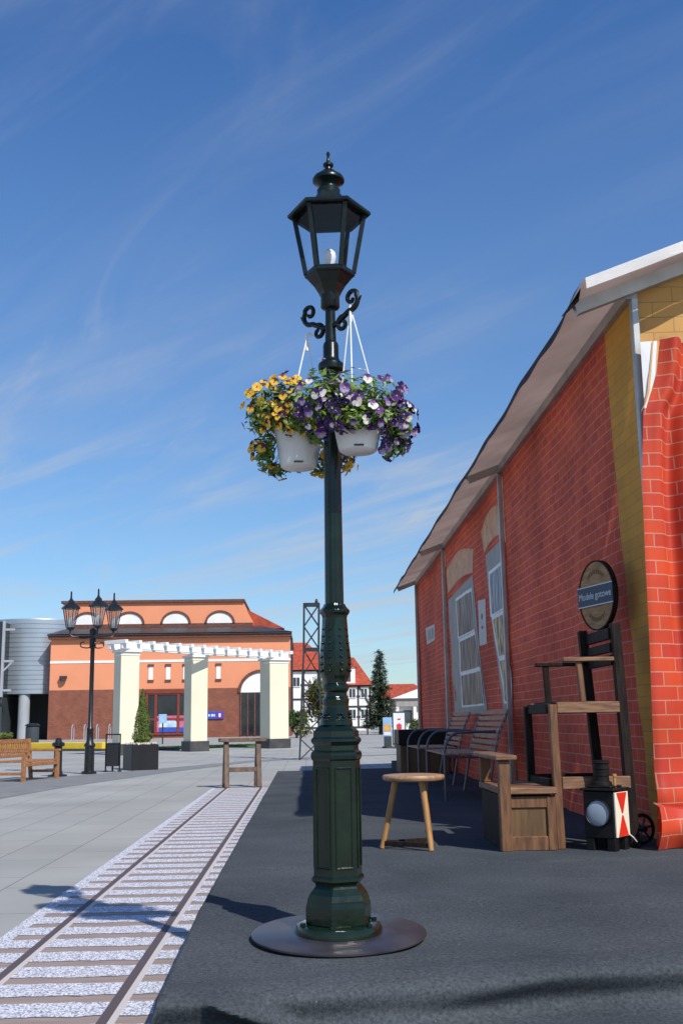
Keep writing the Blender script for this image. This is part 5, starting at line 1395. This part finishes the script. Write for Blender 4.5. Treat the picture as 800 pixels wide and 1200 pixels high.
def shrub(name, label, cat, c, R, H, trunk, seed, n=2600, size=0.16, mat='bush'):
    T = thing(name, label, cat, c)
    mb = MB(); mb.tube([(0, 0, 0), (0.05, 0, trunk), (0, 0.05, trunk+H*0.5)], 0.1, 8, 0.03)
    for k in range(5):
        a = k*1.3; mb.tube([(0, 0, trunk), (R*0.6*math.cos(a), R*0.6*math.sin(a), trunk+H*0.55)], 0.05, 6, 0.015)
    mb.build('trunk', 'trunk', T)
    r = random.Random(seed); blobs = [(r.uniform(-.5, .5)*R, r.uniform(-.5, .5)*R, trunk+H*r.uniform(0.25, 0.8), R*r.uniform(0.35, 0.6)) for _ in range(9)]
    def s_():
        b = r.choice(blobs); d = Vector((r.gauss(0, 1), r.gauss(0, 1), r.gauss(0, 1))).normalized(); k = b[3]*r.uniform(0.5, 1.1)
        return (b[0]+d.x*k, b[1]+d.y*k, max(0.1, b[2]+d.z*k)), d
    mb = MB(); leaf_cloud(mb, r, n, s_, size, 0.5); mb.build('crown', mat, T)
shrub('broadleaf_tree', 'olive green broadleaf tree behind the lattice mast in front of the left house', 'tree', (1.55, 95, 0), 2.0, 3.4, 1.0, 21)
shrub('dark_bush', 'dark green rounded bush at the foot of the lattice mast', 'bush', (-0.6, 70, 0), 0.95, 1.5, 0.15, 22, 1600, 0.11)
shrub('dark_bush', 'dark bush with yellow tips behind the white information board', 'bush', (7.3, 70, 0), 0.9, 1.0, 0.1, 23, 1400, 0.1)

# information boards
T = thing('information_board', 'small upright information board with blue and orange print by the spruce', 'board', (3.08, 41, 0), math.radians(-8))
mb = MB(); mb.box(-0.17, 0.17, -0.03, 0.03, 0.42, 1.12, 0.006); bd = mb.build('panel', 'boardb', T)
mb = MB(); mb.box(-0.13, 0.13, -0.036, -0.031, 0.62, 0.86); mb.build('orange_print', 'boardo', bd)
mb = MB(); mb.box(-0.13, 0.13, -0.036, -0.031, 0.46, 0.58); mb.build('white_print', 'boardw', bd)
mb = MB(); mb.box(-0.2, 0.2, -0.2, 0.2, 0, 0.05, 0.005); mb.box(-0.14, 0.14, -0.03, 0.03, 0.05, 0.42, 0.005); mb.build('stand', 'charcoal', T)
T = thing('information_board', 'taller white information board with a red emblem in a dark frame beside the stage', 'board', (3.42, 39.8, 0), math.radians(-6))
mb = MB(); mb.box(-0.25, 0.25, -0.03, 0.03, 0.12, 1.33, 0.006); mb.box(-0.25, 0.25, -0.2, 0.2, 0, 0.05); mb.box(-0.2, 0.2, -0.028, 0.028, 0.04, 0.13); mb.build('frame', 'charcoal', T)
mb = MB(); mb.box(-0.205, 0.205, -0.04, -0.031, 0.2, 1.27); pn = mb.build('panel', 'boardw', T)
mb = MB(); mb.prism([(0.12*math.cos(t)*(1 if i % 2 else 0.72), -0.046, 0.78+0.14*math.sin(t)*(1 if i % 2 else 0.75)) for i, t in enumerate([k*PI/6 for k in range(12)])], (0, 0.005, 0)); mb.box(-0.06, 0.06, -0.046, -0.041, 1.02, 1.07); mb.build('red_emblem', 'boardr', pn)
T = thing('sign_post', 'slender brown post with a dark box standing before the far house', 'sign post', (4.6, 81, 0))
mb = MB(); mb.tube([(0, 0, 0), (0, 0, 2.0)], 0.05, 8); mb.build('post', 'trunk', T)
mb = MB(); mb.box(-0.13, 0.13, -0.1, 0.1, 0.62, 0.95, 0.01); mb.build('box', 'iron', T)

# pavilion and small roofs at the right, behind the tent
T = thing('white_pavilion', 'low pavilion with white tented roof seen beyond the far tent corner', 'pavilion', (9.5, 90, 0))
mb = MB(); mb._add([(-2.4, -3, 2.75), (3.6, -3, 2.75), (3.6, 3, 2.75), (-2.4, 3, 2.75), (0.4, 0, 3.75), (0.9, 0, 3.75)], [(0, 1, 5, 4), (1, 2, 5), (2, 3, 4, 5), (3, 0, 4), (3, 2, 1, 0)]); mb.build('roof', 'hem', T)
mb = MB(); mb.box(-2.2, 3.4, -2.8, 2.8, 2.1, 2.74); mb.build('fascia', 'wingrey', T)
mb = MB()
for x in (-2.1, -0.7, 0.7, 2.1, 3.3): mb.box(x-0.12, x+0.12, -2.78, -2.5, 0, 2.1)
mb.build('post', 'whitep2', T)
mb = MB(); mb.box(-2.1, 3.3, -2.4, 2.6, 0.0, 2.09); mb.build('wall', 'whitep2', T)
for xa, xb in ((-1.6, -0.9), (-0.4, 0.5), (1.0, 1.9)):
    mb = MB(); mb.box(xa, xb, -2.44, -2.405, 0.8, 1.8); mb.build('window', 'pane', T)
half_timbered('orange_roofed_house', 'distant low house with orange tiled roof between the spruce and the pavilion', 9.0, 15.0, 125, 3.6, 5.3, (10, 13))
T = thing('dark_hedge', 'dark clipped hedge block in front of the white pavilion', 'hedge', (8.4, 72, 0))
mb = MB(); rk2 = random.Random(31); leaf_cloud(mb, rk2, 2200, lambda: ((rk2.uniform(-1.0, 2.2), rk2.uniform(-0.6, 0.6), 0.85*rk2.random()**0.6), (0, -0.5, 0.7)), 0.09, 0.5); mb.build('leaves', 'spruce', T)
mb = MB(); mb.box(-0.95, 2.1, -0.5, 0.5, 0, 0.72); mb.build('stems', 'trunk', T)
